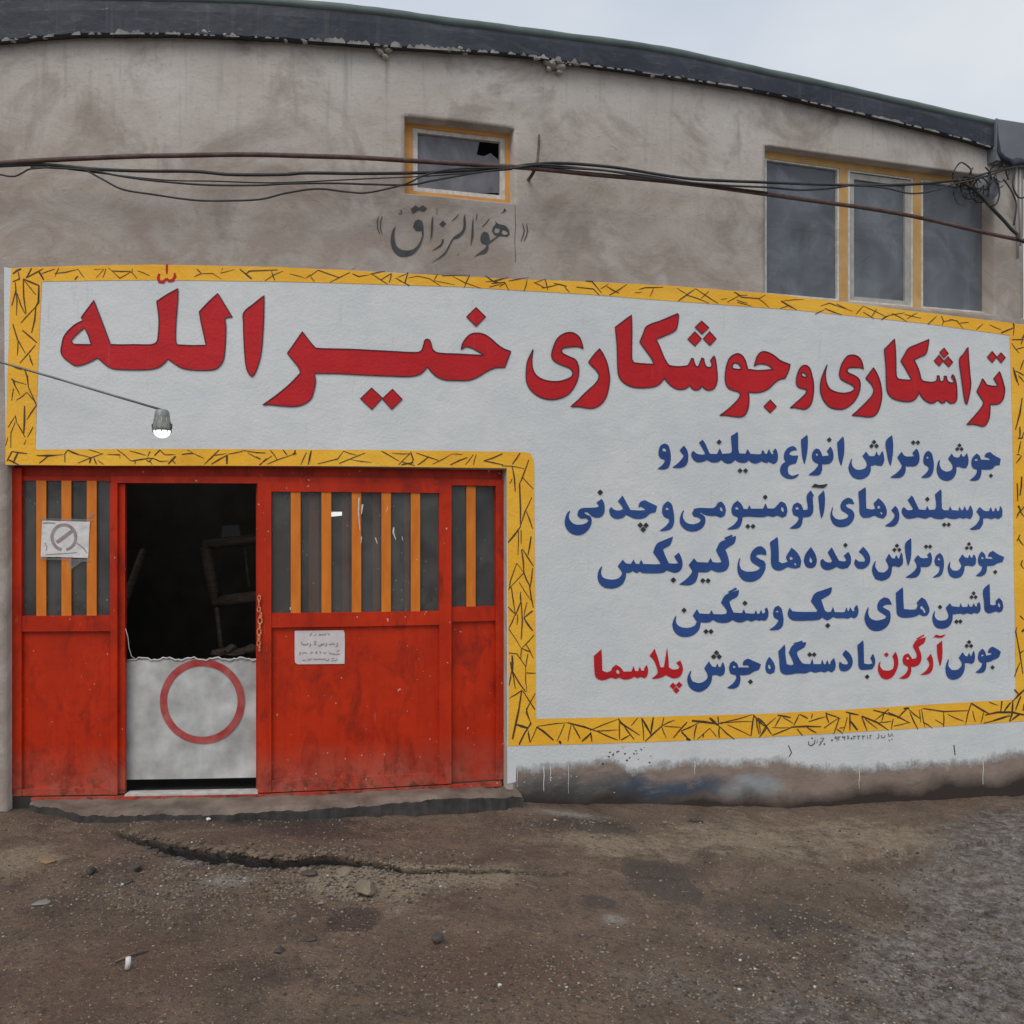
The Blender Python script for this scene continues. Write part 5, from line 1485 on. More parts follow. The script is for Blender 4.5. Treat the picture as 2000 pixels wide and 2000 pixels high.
# small upper window, broken pane
def ring(bm, x0, x1, y0, y1, i0, i1, j0, j1, ob, of, bev=.004):
    xm = (x0 + x1) / 2; z = lambda y: Z_(xm, y, of); s = lambda x: S_(x, of)
    wbox(bm, s(x0), s(i0), z(y1), z(y0), ob, of, 0, bev); wbox(bm, s(i1), s(x1), z(y1), z(y0), ob, of, 0, bev)
    wbox(bm, s(i0), s(i1), z(j0), z(y0), ob, of - .002, 0, bev); wbox(bm, s(i0), s(i1), z(y1), z(j1), ob, of - .002, 0, bev)
o = -.10
bm = bmesh.new(); ring(bm, 786, 1008, 236, 392, 806, 987, 258, 381, o - .06, o)
win = obj('small_window', bm, M_orange, bld)
bm = bmesh.new(); ring(bm, 806, 987, 258, 381, 815.5, 977, 267, 373, o - .05, o - .012, .002)
obj('putty_sash', bm, M_putty, win)
sh = Sheet()
sh.poly([(812, 264), (938, 268), (931, 302), (945, 305), (958, 299), (978, 316), (981, 377), (812, 377)])
obj('broken_pane', sh.place(o - .04, 40, rough=False), M_glass3, win)
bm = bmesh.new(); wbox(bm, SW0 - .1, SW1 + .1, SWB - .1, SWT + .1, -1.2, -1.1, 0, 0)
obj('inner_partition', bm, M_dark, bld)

# wide upper window of three lights
o = -.09
bm = bmesh.new()
pbox(bm, 1490, 1926, 270, 289, o - .06, o)                    # drawn against the middle of the span, see below
bm.free(); bm = bmesh.new()
zt = BWT; zb = BWB
def wb2(bm, x0, x1, za, zb_, of, th=.05, bev=.003): wbox(bm, S_(x0, of), S_(x1, of), za, zb_, of - th, of, 0, bev)
FH = .055
wb2(bm, 1488, 1932, zt - FH, zt + .02, o)
for x0, x1 in ((1640, 1656), (1784, 1799)): wb2(bm, x0, x1, zb + .03, zt - FH, o)
wb2(bm, 1488, 1932, zb - .02, zb + .03, o)
win = obj('wide_window', bm, M_ochre, bld)
bm = bmesh.new()
for x0, x1 in ((1492, 1497.5), (1635.5, 1640), (1656, 1660.5), (1780, 1784), (1799, 1803), (1929, 1936)): wb2(bm, x0, x1, zb + .03, zt - FH, o + .002 if x0 in (1492, 1929) else o - .006)
for x0, x1 in ((1497.5, 1635.5), (1660.5, 1780), (1803, 1929)): wb2(bm, x0, x1, zt - FH - .012, zt - FH, o - .006); wb2(bm, x0, x1, zb + .03, zb + .045, o - .006)
obj('putty_trim', bm, M_putty, win)
bm = bmesh.new()
for x0, x1 in ((1661, 1668), (1768, 1779)): wb2(bm, x0, x1, zb + .046, zt - FH - .02, o - .012)
wb2(bm, 1668, 1768, zt - FH - .065, zt - FH - .02, o - .014); wb2(bm, 1668, 1768, zb + .046, zb + .08, o - .014)
obj('opening_sash', bm, M_greysash, win)
for x0, x1, k_ in ((1497, 1636, .045), (1667, 1769, .079), (1803, 1930, .045)):
    bm = bmesh.new(); wbox(bm, S_(x0, o), S_(x1, o), zb + k_, zt - FH - .012 - (.05 if k_ > .05 else 0), o - .036, o - .031, 0, 0, .3)
    obj('pane', bm, M_glass2, win)
bm = bmesh.new(); wbox(bm, BW0 - .05, BW1 + .05, zb - .05, zt + .05, -.33, -.32, 0, 0, .3); obj('sky_reflection_sheet', bm, M_greysheet, bld)  # sheet added behind the panes to give them the colour of reflected sky
bm = bmesh.new(); zr = (Z_(1500, 428, -.26) + Z_(1760, 470, -.26)) / 2
wbox(bm, BW0, BW1, zr - .035, zr + .035, -.27, -.255, 0, 0, .3)  # bars added behind the glass to stand in for dark reflections
tube(bm, [P(S_(1674, -.25), Z_(1674, 518, -.25), -.25, False), P(S_(1765, -.25), Z_(1765, 455, -.25), -.25, False)], .006)
obj('reflection_band', bm, M_reflband, bld)

# red metal front
o = -.065
ZB = -.03
zpx = lambda y, x=500: Z_(x, y, o)
def pb(bm, x0, x1, y0, y1, of, th=.045, bev=.004):
    z0 = ZB if y1 is None else zpx(y1); wbox(bm, S_(x0, of), S_(x1, of), z0, zpx(y0), of - th, of, 0, bev)
bm = bmesh.new()
pb(bm, 8, 42, 916, None, o, .06); pb(bm, 968.5, 994, 931, None, o, .06)
pb(bm, 5, 996, 900, 930.5, o - .035, .03); pb(bm, 216, 968, 931, 944, o - .004, .05); pb(bm, 42.5, 215.5, 931, 940, o - .02, .04)
pb(bm, 215, 229, 944.5, None, o, .06); pb(bm, 229.5, 244, 945, None, o - .028, .03)
fr = obj('door_frame', bm, M_red, bld)
bm = bmesh.new(); pb(bm, 243, 504, 1547, 1552, o + .01, .1, .002); obj('sill_strip', bm, M_sill, bld)
bm = bmesh.new(); pb(bm, 60, 980, 1550, 1560, o + .02, .12, .004); obj('door_track', bm, M_red, bld)

def light(name, x0, x1, ytop, yb, ymid0, ymid1, bars, of, stile=None, bot=None):
    bm = bmesh.new()
    if stile:
        pb(bm, stile[0], x0, ytop - 17, None, of); pb(bm, x1, stile[1], ytop - 17, None, of); pb(bm, x0, x1, ytop - 17, ytop, of - .002)
    pb(bm, x0 + .2, x1 - .2, ymid0, ymid1, of - .004, .04)
    root = obj(name, bm, M_red, bld)
    if bot:
        bm = bmesh.new(); pb(bm, x0 + .2, x1 - .2, bot, None, of - .006, .04); obj('bottom_rail', bm, M_red, root)
    bm = bmesh.new(); pb(bm, x0 + .2, x1 - .2, ymid1, bot or 1553, of - .026, .012, .002); obj('lower_panel', bm, M_red, root)
    bm = bmesh.new(); pb(bm, x0 + .2, x1 - .2, ytop - (3 if not stile else 0), ymid0, of - .03, .005, 0); obj('pane', bm, M_glass, root)
    for a, c in bars:
        bm = bmesh.new(); pb(bm, a, c, ytop - (3 if not stile else 0), ymid0 + 1, of - .014, .012, .002); obj('bar', bm, M_bar, root)
    return root
light('fixed_side_panel', 42, 215, 943, 1553, 1201, 1231, ((71, 90), (120, 139), (169.5, 188.5)), o, None, 1535)
light('sliding_door', 530, 858, 960, 1553, 1198, 1226, ((568, 587), (628, 647), (687, 705.5), (745, 763.5), (802.5, 820.5)), o + .012, (503, 882), 1525)
light('fixed_side_panel', 882.5, 968.5, 948, 1553, 1191, 1221, ((911, 929),), o - .01)
sh = Sheet()
for pts, w_ in (([(701, 972), (700, 1000), (703, 1036)], 2.6), ([(708, 985), (706, 1004)], 3.5), ([(769, 1030), (768, 1040), (773, 1054)], 3.0), ([(733, 1050), (737, 1062)], 2.2), ([(706, 1048), (705, 1062)], 2.2), ([(757, 990), (755, 1000)], 1.6), ([(785, 1048), (787, 1056)], 1.8), ([(567, 1186), (567, 1192)], 2.2), ([(757, 1208), (758, 1214)], 3), ([(814, 1092), (814, 1094)], 3)):
    sh.ribbon(pts, [w_] * (len(pts) - 1) + [w_ * .4])
sp_ = obj('paint_splashes', sh.place(o + .012 + .004, 0, rough=False), M_putty, bld); sp_['kind'] = 'stuff'
# the second leaf pushed behind: its bars show through the dusty glass
bm = bmesh.new(); o2 = -.135
wbox(bm, S_(500, o2), S_(520, o2), ZB, zpx(945), o2 - .03, o2, 0, .003)
back = obj('inner_leaf', bm, M_red, bld)
for a, c in ((603, 622), (668, 681), (728, 741), (790, 799)):
    q = bmesh.new(); wbox(q, S_(a, o2), S_(c, o2), zpx(1200), zpx(955), o2 - .02, o2, 0, .002); obj('bar', q, M_ghost, back)

# doorstep of damp concrete with a broken edge
bm = bmesh.new(); rows = []
for x in np.arange(60, 1010, 4.0):
    s0 = S_(x); e = float(np.interp(x, [60, 120, 190, 400, 1000], [.02, .10, .27, .31, .16])) + .05 * float(fbm(x * .03, .5, 4, 41))
    zt_ = -.052 + .012 * float(fbm(x * .02, 3., 3, 43)) - .03 * smooth(850, 1000, x); r_ = []
    e += .015 * float(fbm(x * .16, 2.5, 3, 44))
    for k_ in range(7):
        oo = -.12 + (e + .12) * k_ / 6; r_.append(bm.verts.new(P(s0, float(zt_) + .03 * float(fbm(x * .07, oo * 14, 4, 47)) - (.012 if k_ == 6 else 0), oo, False)))
    r_.append(bm.verts.new(P(s0, -.35, e + .01 + .012 * float(fbm(x * .2, 9.5, 3, 49)), False))); rows.append(r_)
for a, c in zip(rows, rows[1:]):
    for j in range(7): 
        f = bm.faces.new((a[j], c[j], c[j + 1], a[j + 1])); f.smooth = j < 5; f.material_index = int(j >= 6)
obj('doorstep', bm, [M_conc, M_bit], bld)

# ------------------------------------------------------------------ the painted shop sign
OUT_T = [(22, 524), (60, 522), (100, 521), (200, 518), (300, 517), (420, 519), (550, 522), (700, 529), (850, 537), (1000, 545), (1150, 550), (1300, 558), (1500, 573), (1700, 597), (1900, 622), (2060, 641)]
IN_T = [(82, 550), (200, 548), (300, 547), (550, 550), (700, 554), (900, 560), (1010, 567), (1150, 575), (1300, 587), (1560, 606), (1800, 631), (1972, 655)]
IN_B = [(1047, 1404), (1200, 1401), (1350, 1398), (1493, 1394), (1650, 1386), (1800, 1377), (1984, 1366)]
OUT_B = [(993, 1457), (1150, 1453), (1300, 1448), (1493, 1440), (1650, 1431), (1800, 1422), (2060, 1404)]
WHITE_B = [(991, 1507), (1010, 1503), (1040, 1505), (1075, 1497), (1113, 1495), (1160, 1488), (1205, 1484), (1222, 1505), (1250, 1504), (1290, 1496), (1340, 1490), (1357, 1484), (1375, 1491), (1430, 1492), (1488, 1489), (1540, 1485), (1575, 1497), (1620, 1503), (1700, 1500), (1760, 1496), (1820, 1492), (1900, 1488), (1982, 1472), (2060, 1468)]
def rag(pts, a, seed, n=10):
    out = []
    for (x0, y0), (x1, y1) in zip(pts, pts[1:]):
        for i in range(n):
            t = i / n; x = x0 + (x1 - x0) * t
            out.append((x, y0 + (y1 - y0) * t + a * float(fbm(x * .08, seed * 3.7, 4, seed))))
    return out + [pts[-1]]
sign = thing('painted_sign', 'large painted wall sign, white with cracked-pattern yellow border, red headline and blue lines', 'painted sign', (1.2, 6.55, 0.2))
sh = Sheet()
sh.poly(rag([(8, 522)] + OUT_T, 1.5, 3, 4) + [(2060, 1490)] + [(x, y + 24) for x, y in WHITE_B][::-1] + [(989.5, 913.5), (500, 909.5), (12, 908.5), (9, 700)])
WB2 = [(x, y + 22) for x, y in WHITE_B]
white = obj('white_ground', sh.place(.003, 24), M_white_fade, sign, True)
_a = white.data.attributes.new('paint_edge', 'FLOAT', 'POINT'); _o = root_loc(white)
def _edge(v):
    p = v.co + _o; px_ = CX + F * p.x / p.y; py_ = HY + F * (EYE - p.z) / p.y
    return (np.interp(px_, [q[0] for q in WHITE_B], [q[1] for q in WHITE_B]) - py_) / 100.0 if px_ > 992 else 9.0
_a.data.foreach_set('value', [float(_edge(v)) for v in white.data.vertices])
sh = Sheet(); random.seed(6)
for x, y0, y1, w_ in ((1357, 1486, 1512, 2), (1678, 1500, 1541, 2), (1920, 1484, 1532, 2), (1062, 1497, 1545, 2.4), (1075, 1497, 1526, 2), (1110, 1494, 1550, 1.2), (1010, 1503, 1535, 1.2)):
    sh.ribbon([(x, y0), (x + .8, y0 * .6 + y1 * .4), (x - .3, y0 * .3 + y1 * .7), (x + .2, y1)], [w_ * .8, w_ * .75, w_ * .55, w_ * .35])
for _ in range(14):
    sh.dot((random.gauss(1110, 60), random.gauss(1530, 18)), random.uniform(.5, 1.3), 0, 6)
pd = obj('paint_drips', sh.place(.004, 0), M_white, white); pd['kind'] = 'stuff'
sh = Sheet()
for _ in range(34): sh.dot((random.gauss(1228, 26), random.gauss(1469, 11)), random.choice([.6, .9, 1.3, 2.0]) * random.uniform(.7, 1.2), 0, 7)
for q in ([(1540, 1456), (1546, 1470), (1541, 1478)], [(1864, 1455), (1866, 1475)]): sh.ribbon(q, 2)
pd = obj('dark_spatter', sh.place(.005, 0), M_ink, white); pd['kind'] = 'stuff'
sh = Sheet()
top = rag(OUT_T, 2.0, 13, 5)
sh.poly(top + [(2060, 1404)] + OUT_B[::-1] + [(993.5, 1400), (992, 1100), (989.5, 914.5), (700, 910.5), (450, 909.5), (200, 909.5), (10, 907.5), (14, 760), (18, 640)],
        [[(82, 550), (75, 700), (68.5, 878), (250, 876.5), (450, 877), (760, 879), (1022, 882.5), (1036, 886), (1042, 897), (1043.5, 915), (1044, 1000), (1045.5, 1200), (1047, 1404)] + IN_B[1:] + [(1982, 1200), (1978, 850), (1972, 655)] + IN_T[::-1][1:-1]])
bord = obj('yellow_border', sh.place(.0055, 24), M_yellow, sign, True)
# the hand-drawn crack pattern on the border
random.seed(21); sh = Sheet()
for ln in CRACKS.strip().split('\n'):
    t = ln.split(); x0, y0, sc = CPIECE[t[0][0]]; w = float(t[0][1:]) * .82 + .25
    pts = [(x0 + float(a.split(',')[0]) / sc, y0 + float(a.split(',')[1]) / sc) for a in t[1:]]
    if len(pts) == 2:
        (ax, ay), (cx, cy) = pts; l_ = math.hypot(cx - ax, cy - ay); e = random.uniform(-.035, .035) * l_
        pts = [pts[0], ((ax + cx) / 2 - (cy - ay) / (l_ + 1e-6) * e, (ay + cy) / 2 + (cx - ax) / (l_ + 1e-6) * e), pts[1]]
    sh.ribbon(pts, [w * random.uniform(.45, .9)] + [w * random.uniform(.85, 1.15) for _ in pts[1:-1]] + [w * random.uniform(.35, .7)])
cl_ = obj('crack_lines', sh.place(.0075, 30), M_black, bord); cl_['kind'] = 'stuff'
# weathered run of paint down the join in the plaster
words = {}
MATS = dict(red=[M_redlet, M_outline], blue=[M_bluelet, M_dotink], ink=[M_ink, M_ink])
insc = thing('painted_inscription', 'dark grey brush calligraphy between guillemets, painted below the small broken window', 'lettering', tuple(W(890, 475, .01)))
def grow(loop, d):
    out = []; n = len(loop); ar = sum(loop[i - 1][0] * loop[i][1] - loop[i][0] * loop[i - 1][1] for i in range(n)); sg_ = 1 if ar > 0 else -1
    for i in range(n):
        t = loop[(i + 1) % n] - loop[i - 1]; l = np.linalg.norm(t) + 1e-9
        out.append(loop[i] + np.array([t[1], -t[0]]) / l * d * sg_)
    return out
for w in WORDS:
    sh = Sheet(); head = w['line'] == 'headline'
    for k_ in w['shapes']:
        if k_[0] in 'pk':
            loop = round_loop(k_[1]); holes = [round_loop(h) for h in k_[2]]
            if w['col'] == 'blue': loop = grow(loop, .7); holes = [grow(h, -.3) for h in holes]
            sh.poly(loop, holes, 1 if k_[0] == 'k' else 0)
            if head:
                for l_ in [loop] + holes: sh.ribbon(l_, 2.1, 1, True)
        elif k_[0] in 'dq': sh.dot(k_[1], k_[2], 1 if k_[0] == 'd' else 0, sq=True) if w['line'] not in ('signature',) else sh.dot(k_[1], k_[2], 0, 8)
        elif k_[0] == 's': sh.ribbon(k_[2], [k_[1] * .7] + [k_[1]] * (len(k_[2]) - 2) + [k_[1] * .6], 0)
    if w['line'] in ('inscription', 'bracket'): obj('calligraphy_word' if w['line'] == 'inscription' else 'guillemet', sh.place(.004, 24), MATS['ink'], insc)
    else:
        o_ = obj('signature_writing' if w['line'] == 'signature' else w['col'] + '_word', sh.place(.007, 24, lift=(0, .0025)), MATS[w['col']], sign)

# ------------------------------------------------------------------ notices on the doors
no = o - .014 + .004
ns = thing('paper_sign', 'crumpled white paper with a faded crossed-out circle, taped over the orange bars', 'paper sign', tuple(W(128, 1092, no, False)))
sh = Sheet(); sh.poly(rag([(83, 1016), (110, 1017.5), (176, 1019), (174, 1050), (172.5, 1090), (120, 1088), (80, 1087.5), (81, 1050), (83, 1016)], .8, 5, 6)[:-1])
bm = sh.place(no, 6, rough=False)
for v in bm.verts: v.co += Vector((0, -.006 * float(fbm(v.co.x * 25, v.co.z * 25, 3, 3)) - .002, 0))
obj('paper', bm, M_paper, ns)
sh = Sheet(); cx, cy = 70 + 820 / 14.86, 1000 + 735 / 14.86
el = lambda rx, ry: [(cx + rx * math.cos(a) , cy + ry * math.sin(a)) for a in np.linspace(0, 2 * math.pi, 33)]
sh.ribbon(el(23.2, 24.5)[:8], 5.5); sh.ribbon(el(23.2, 24.5)[9:33], 6.2)
sh.ribbon([(cx + 17, cy - 13), (cx - 14, cy + 10)], 7.0)
sh.ribbon([(84, 1022), (93, 1021), (108, 1022)], 2.2); sh.ribbon([(150, 1060), (164, 1071), (170, 1080)], 1.8); sh.ribbon([(90, 1083), (130, 1081), (150, 1079)], 1.6); sh.ribbon([(88, 1060), (92, 1068), (90, 1076)], 1.5)
bm = sh.place(no, 6, rough=False)
for v in bm.verts: v.co += Vector((0, -.006 * float(fbm(v.co.x * 25, v.co.z * 25, 3, 3)) - .0035, 0))
obj('print', bm, M_printr, ns)
for tp in ([(76, 1012), (181, 1014), (180, 1018), (77, 1017)], [(78, 1089), (175, 1092), (175, 1097), (160, 1097), (140, 1111), (134, 1108), (132, 1094), (79, 1093)], [(168, 1010), (182, 1000), (186, 1003), (176, 1012)]):
    sh = Sheet(); sh.poly(tp); obj('tape', sh.place(no + .003, 0, rough=False), M_tape, ns)
nt_ = thing('paper_notice', 'small pinkish paper notice with lines of handwriting, stuck on the red sliding door', 'notice', tuple(W(624, 1297, o - .012, False)))
nof = o - .012
sh = Sheet(); sh.poly([(575.5, 1232), (671, 1231), (673, 1236), (673.5, 1250), (673, 1296.5), (581, 1297.5), (576.5, 1294), (575.5, 1288)])
obj('paper', sh.place(nof, 0, rough=False), M_paper2, nt_)
sh = Sheet(); q = lambda *p: [(560 + a / 14.86, 1220 + b_ / 14.86) for a, b_ in p]
for wd, pp in ((2.0, [(1190, 240), (1215, 285), (1250, 290)]), (2.0, [(1140, 250), (1090, 290), (1010, 280), (940, 315), (960, 260)]), (1.7, [(850, 255), (830, 300), (780, 320)]), (2.0, [(730, 240), (680, 300), (700, 320)]),
               (2.4, [(430, 485), (440, 560), (520, 580), (600, 575), (610, 540)]), (2.2, [(660, 540), (690, 560), (685, 600), (650, 640)]), (2.2, [(860, 480), (800, 500), (845, 560), (770, 580)]), (2.4, [(920, 590), (950, 620), (990, 590), (1010, 560), (1060, 575), (1100, 540)]),
               (2.2, [(1160, 530), (1150, 590), (1120, 630)]), (2.3, [(1220, 560), (1270, 580), (1300, 550), (1370, 570), (1375, 530)]), (2.2, [(1440, 540), (1475, 560), (1470, 600), (1420, 640)]),
               (2.2, [(370, 810), (395, 800), (390, 835), (365, 890)]), (2.2, [(450, 850), (500, 800), (540, 825), (590, 815)]), (2.0, [(690, 850), (720, 800), (760, 810)]), (2.2, [(830, 800), (870, 780), (860, 820), (835, 825)]), (2.0, [(950, 780), (985, 790), (960, 830)]),
               (2.0, [(1050, 800), (1090, 820), (1150, 810)]), (2.0, [(1230, 790), (1240, 830), (1340, 850), (1440, 860), (1540, 850)]), (2.2, [(1450, 770), (1530, 740)]),
               (2.0, [(450, 1040), (520, 1030), (560, 1050)]), (2.0, [(590, 1000), (650, 1040), (640, 1000), (740, 1000)]), (2.4, [(770, 995), (860, 1005), (950, 995), (1050, 1000), (1120, 990)]), (2.2, [(1130, 1050), (1160, 1030), (1210, 1040), (1220, 980)]), (2.0, [(1280, 1050), (1350, 1040), (1440, 1030), (1450, 980)]), (1.8, [(1290, 980), (1390, 975)])):
    sh.ribbon(catmull(q(*pp), 3), wd * .62)
hw_ = obj('handwriting', sh.place(nof + .002, 0, rough=False), M_print, nt_); hw_['kind'] = 'stuff'

# chain hanging on the sliding door's edge
ch = thing('door_chain', 'short hanging chain with coppery links on the edge of the sliding door', 'chain', tuple(W(507, 1275, o + .02, False)))
random.seed(8); y = 1163.
for i in range(10):
    c = W(507.5 + random.uniform(-2, 2), y + 5.5, o + .022, False); bm = bmesh.new(); r_ = .021 if 3 < i < 7 else .017
    a0 = random.uniform(-.5, .5) + (1.2 if i % 2 else 0)
    ptsl = [c + Vector((math.cos(a0) * math.cos(t) * r_ * .62, -abs(math.sin(a0)) * math.cos(t) * r_ * .4, math.sin(t) * r_ * 1.05)) for t in np.linspace(0, 2 * math.pi, 15)]
    tube(bm, ptsl, .0052, 6); obj('link', bm, M_link, ch); y += 11.0

# white board standing in the doorway
wb_o = -.16
brd = thing('doorway_board', 'white board with a round red marking, standing across the open doorway', 'board', tuple(W(372, 1535, wb_o, False)))
bm = bmesh.new(); wbox(bm, S_(246, wb_o), S_(520, wb_o), Z_(372, 1521, wb_o), Z_(372, 1288, wb_o), wb_o - .02, wb_o, 0, .003)
obj('panel', bm, M_board, brd)
sh = Sheet(); sh.ribbon([(395 + 76 * math.cos(a), 1370 + 76 * math.sin(a)) for a in np.linspace(0, 2 * math.pi, 48, endpoint=False)], 14, 0, True); obj('red_ring', sh.place(wb_o + .003, 0, rough=False), M_disc, brd)
bm = bmesh.new(); tube(bm, [W(x, 1287 + 2.5 * math.sin(x * .13) + 1.5 * math.sin(x * .41), wb_o + .004, False) for x in range(247, 516, 6)], .006, 5); obj('torn_top_edge', bm, M_sill, brd)
bm = bmesh.new(); tube(bm, [W(x, y, -.1, False) for x, y in ((245, 1227), (250, 1245), (252, 1265), (257, 1282), (265, 1287))], .003, 5)
single('twine', bm, M_conduit, 'thin pale twine hanging down the left edge of the open doorway', 'twine', tuple(W(265, 1287, -.1, False)))

# ------------------------------------------------------------------ inside the dark doorway
def at_depth(px, py, y): return Vector(((px - CX) / F * y, y, EYE - (py - HY) / F * y))
st = thing('wooden_stand', 'dim wooden frame with slanting legs standing inside the dark doorway', 'wooden frame', (-2.45, 8.0, -.035))
dq = lambda x, y, d=7.9: at_depth(x / 3.513, 850 + y / 3.513, d)
for nm, a, b_, r_ in (('top_rail', dq(1400, 755), dq(1860, 700), .045), ('post', dq(1410, 760), dq(1478, 1130), .05), ('lower_rail', dq(1465, 1150), dq(1860, 1100), .05), ('shelf_slat', dq(1490, 1120), dq(1860, 1075), .025), ('leg', dq(1485, 1160), dq(1530, 1560, 7.9), .022), ('cord', dq(1680, 780), dq(1710, 1040), .012)):
    bm = bmesh.new(); tube(bm, [a, b_], r_, 4); obj(nm, bm, M_wood, st)
bm = bmesh.new(); tube(bm, [dq(985, 790, 8.6), dq(860, 1130, 8.2), dq(760, 1500, 8.0)], .035, 4)
single('leaning_plank', bm, M_wood, 'thin plank leaning in the shadow left inside the open doorway', 'plank', (-2.9, 8.0, -.03))
bm = bmesh.new(); random.seed(3)
for i in range(6): lump(bm, dq(1500 + i * 45, 1495 - (i % 3) * 14, 7.5) , .07, .5, sub=2)
single('rag_heap', bm, M_wood, 'heap of dim rags lying behind the board inside the doorway', 'rags', tuple(dq(1600, 1530, 7.5)))
bm = bmesh.new(); hexa(bm, [dq(1520, 700, 8.9), dq(1650, 690, 8.9), dq(1650, 690, 8.93), dq(1520, 700, 8.93), dq(1525, 620, 8.9), dq(1640, 615, 8.9), dq(1640, 615, 8.93), dq(1525, 620, 8.93)])
single('dim_card', bm, M_greysheet, 'dim square card hanging in the dark above the wooden frame', 'card', tuple(dq(1585, 700, 8.9)))
fl = thing('tube_lamp', 'lit tube lamp glowing inside, seen through the sliding door glass', 'lamp', tuple(at_depth(655, 1000, 9.4)))
bm = bmesh.new(); tube(bm, [at_depth(646, 1005, 9.3), at_depth(668, 1003, 9.6)], .022, 8); obj('tube', bm, M_tubelit, fl)
bm = bmesh.new(); tube(bm, [at_depth(644, 998, 9.32), at_depth(672, 996, 9.62)], .02, 6); obj('holder', bm, M_steel, fl)

# ------------------------------------------------------------------ wall lamp on its long rod
lc = W(316.5, 838, .26, False)
lamp = thing('wall_lamp', 'small grey lamp with a glowing white bowl at the end of a thin rod', 'lamp', tuple(lc))
bm = bmesh.new(); tube(bm, [W(-180, 654, -.01, False), W(-60, 688, .12, False), W(0, 707, .14, False), W(110, 739, .18, False), W(220, 772, .22, False), W(318, 801, .26, False)], .0075, 8); obj('rod', bm, M_rodsteel, lamp)
bm = bmesh.new(); lathe(bm, lc, [(.018, .125), (.036, .12), (.043, .108), (.048, .075), (.052, .035), (.056, .012), (.056, -.004), (.052, -.01)], 20); obj('housing', bm, M_lamp, lamp)
bm = bmesh.new()
for k_ in range(10):
    a = 2 * math.pi * k_ / 10; u = Vector((math.cos(a), math.sin(a), 0))
    tube(bm, [lc + u * .036 + Vector((0, 0, .11)), lc + u * .051 + Vector((0, 0, .05)), lc + u * .058 + Vector((0, 0, -.02))], .0032, 5)
obj('cage_wires', bm, M_steel, lamp)
for dx in (-.062, .062):
    bm = bmesh.new(); tube(bm, [lc + Vector((dx * .8, 0, .035)), lc + Vector((dx, 0, .028)), lc + Vector((dx * .95, 0, .0))], .005, 6); obj('clip', bm, M_rust, lamp)
bm = bmesh.new(); lathe(bm, lc, [(.051, -.008), (.05, -.018), (.043, -.038), (.03, -.05), (.012, -.056)], 20); obj('glowing_bowl', bm, M_lit, lamp)

# ------------------------------------------------------------------ cables strung along the front
def cable(name, pts, r, m, label, off=.17, group='cables strung along the front'):
    c = catmull(pts, 8); bm = bmesh.new(); n = len(c)
    tube(bm, [W(p[0], p[1], off + .012 * math.sin(i * .09 + r * 900), False) for i, p in enumerate(c)], r * 1.25, 7)
    return single(name, bm, m, label, 'cable', tuple(W(c[n // 2][0], c[n // 2][1], off, False)), group)
cable('cable', [(-780, 352), (-400, 345), (-150, 330), (0, 319), (90, 313), (250, 306), (350, 304), (480, 302), (600, 305), (700, 308), (800, 314), (900, 320), (1000, 326), (1060, 331), (1150, 340), (1300, 354), (1400, 366), (1500, 380), (1600, 394), (1700, 408), (1800, 426), (1900, 449), (2040, 478), (2400, 540)], .0125, M_cable2, 'thick brown taped cable, the uppermost on the left and lowest across the wide window', .18)
cable('cable', [(-780, 358), (-400, 350), (-150, 331), (0, 324), (90, 322), (180, 330), (270, 334), (380, 335), (450, 341), (550, 341), (600, 338), (700, 339), (800, 338), (900, 334), (1000, 326), (1040, 321), (1100, 319), (1200, 327), (1300, 343), (1370, 351), (1490, 356), (1600, 360), (1700, 362), (1800, 359), (1880, 350)], .0085, M_cable, 'black cable running just below the brown one, then straight over the wide window', .19)
cable('cable', [(60, 326), (170, 332), (230, 343), (300, 353), (400, 361), (500, 362), (560, 359), (650, 358), (720, 360), (800, 361), (850, 352), (940, 336), (1000, 329), (1060, 322), (1150, 330), (1250, 341), (1360, 358), (1500, 376)], .0052, M_cable, 'thin black wire hanging in the middle of the left spans', .2)
cable('cable', [(150, 330), (170, 334), (200, 350), (240, 370), (300, 380), (380, 391), (450, 392), (510, 389), (560, 377), (620, 369), (680, 375), (720, 376), (790, 360), (830, 342), (880, 331), (950, 328), (1040, 330), (1150, 343), (1260, 350)], .005, M_cable, 'thin black wire with the lowest sag, left of the small window', .2)
cable('cable', [(-60, 334), (0, 341), (15, 344), (30, 344), (45, 337), (60, 330), (100, 327)], .0045, M_cable, 'short slack black wire loop at the far left end', .19)
cable('cable', [(1040, 324), (1100, 328), (1180, 333), (1260, 346), (1340, 356), (1430, 363), (1500, 366), (1560, 371), (1620, 368), (1660, 362)], .006, M_cable, 'black wire sagging over the left pane of the wide window', .21)
cable('cable', [(1560, 360), (1640, 361), (1720, 366), (1780, 378), (1830, 371), (1860, 360), (1900, 352)], .005, M_cable, 'black wire sagging over the right pane of the wide window', .2)
cable('cable', [(1870, 352), (1905, 372), (1935, 404), (1960, 430), (1985, 456), (2030, 480), (2390, 545)], .011, M_cable, 'black cable dropping steeply from the tangle to the right corner', .2)
cable('cable', [(90, 325), (300, 350), (420, 354), (540, 357), (700, 350), (850, 343), (1000, 331)], .0035, M_cable, 'finest black wire between the sagging ones on the left', .185)
random.seed(14); bm = bmesh.new()
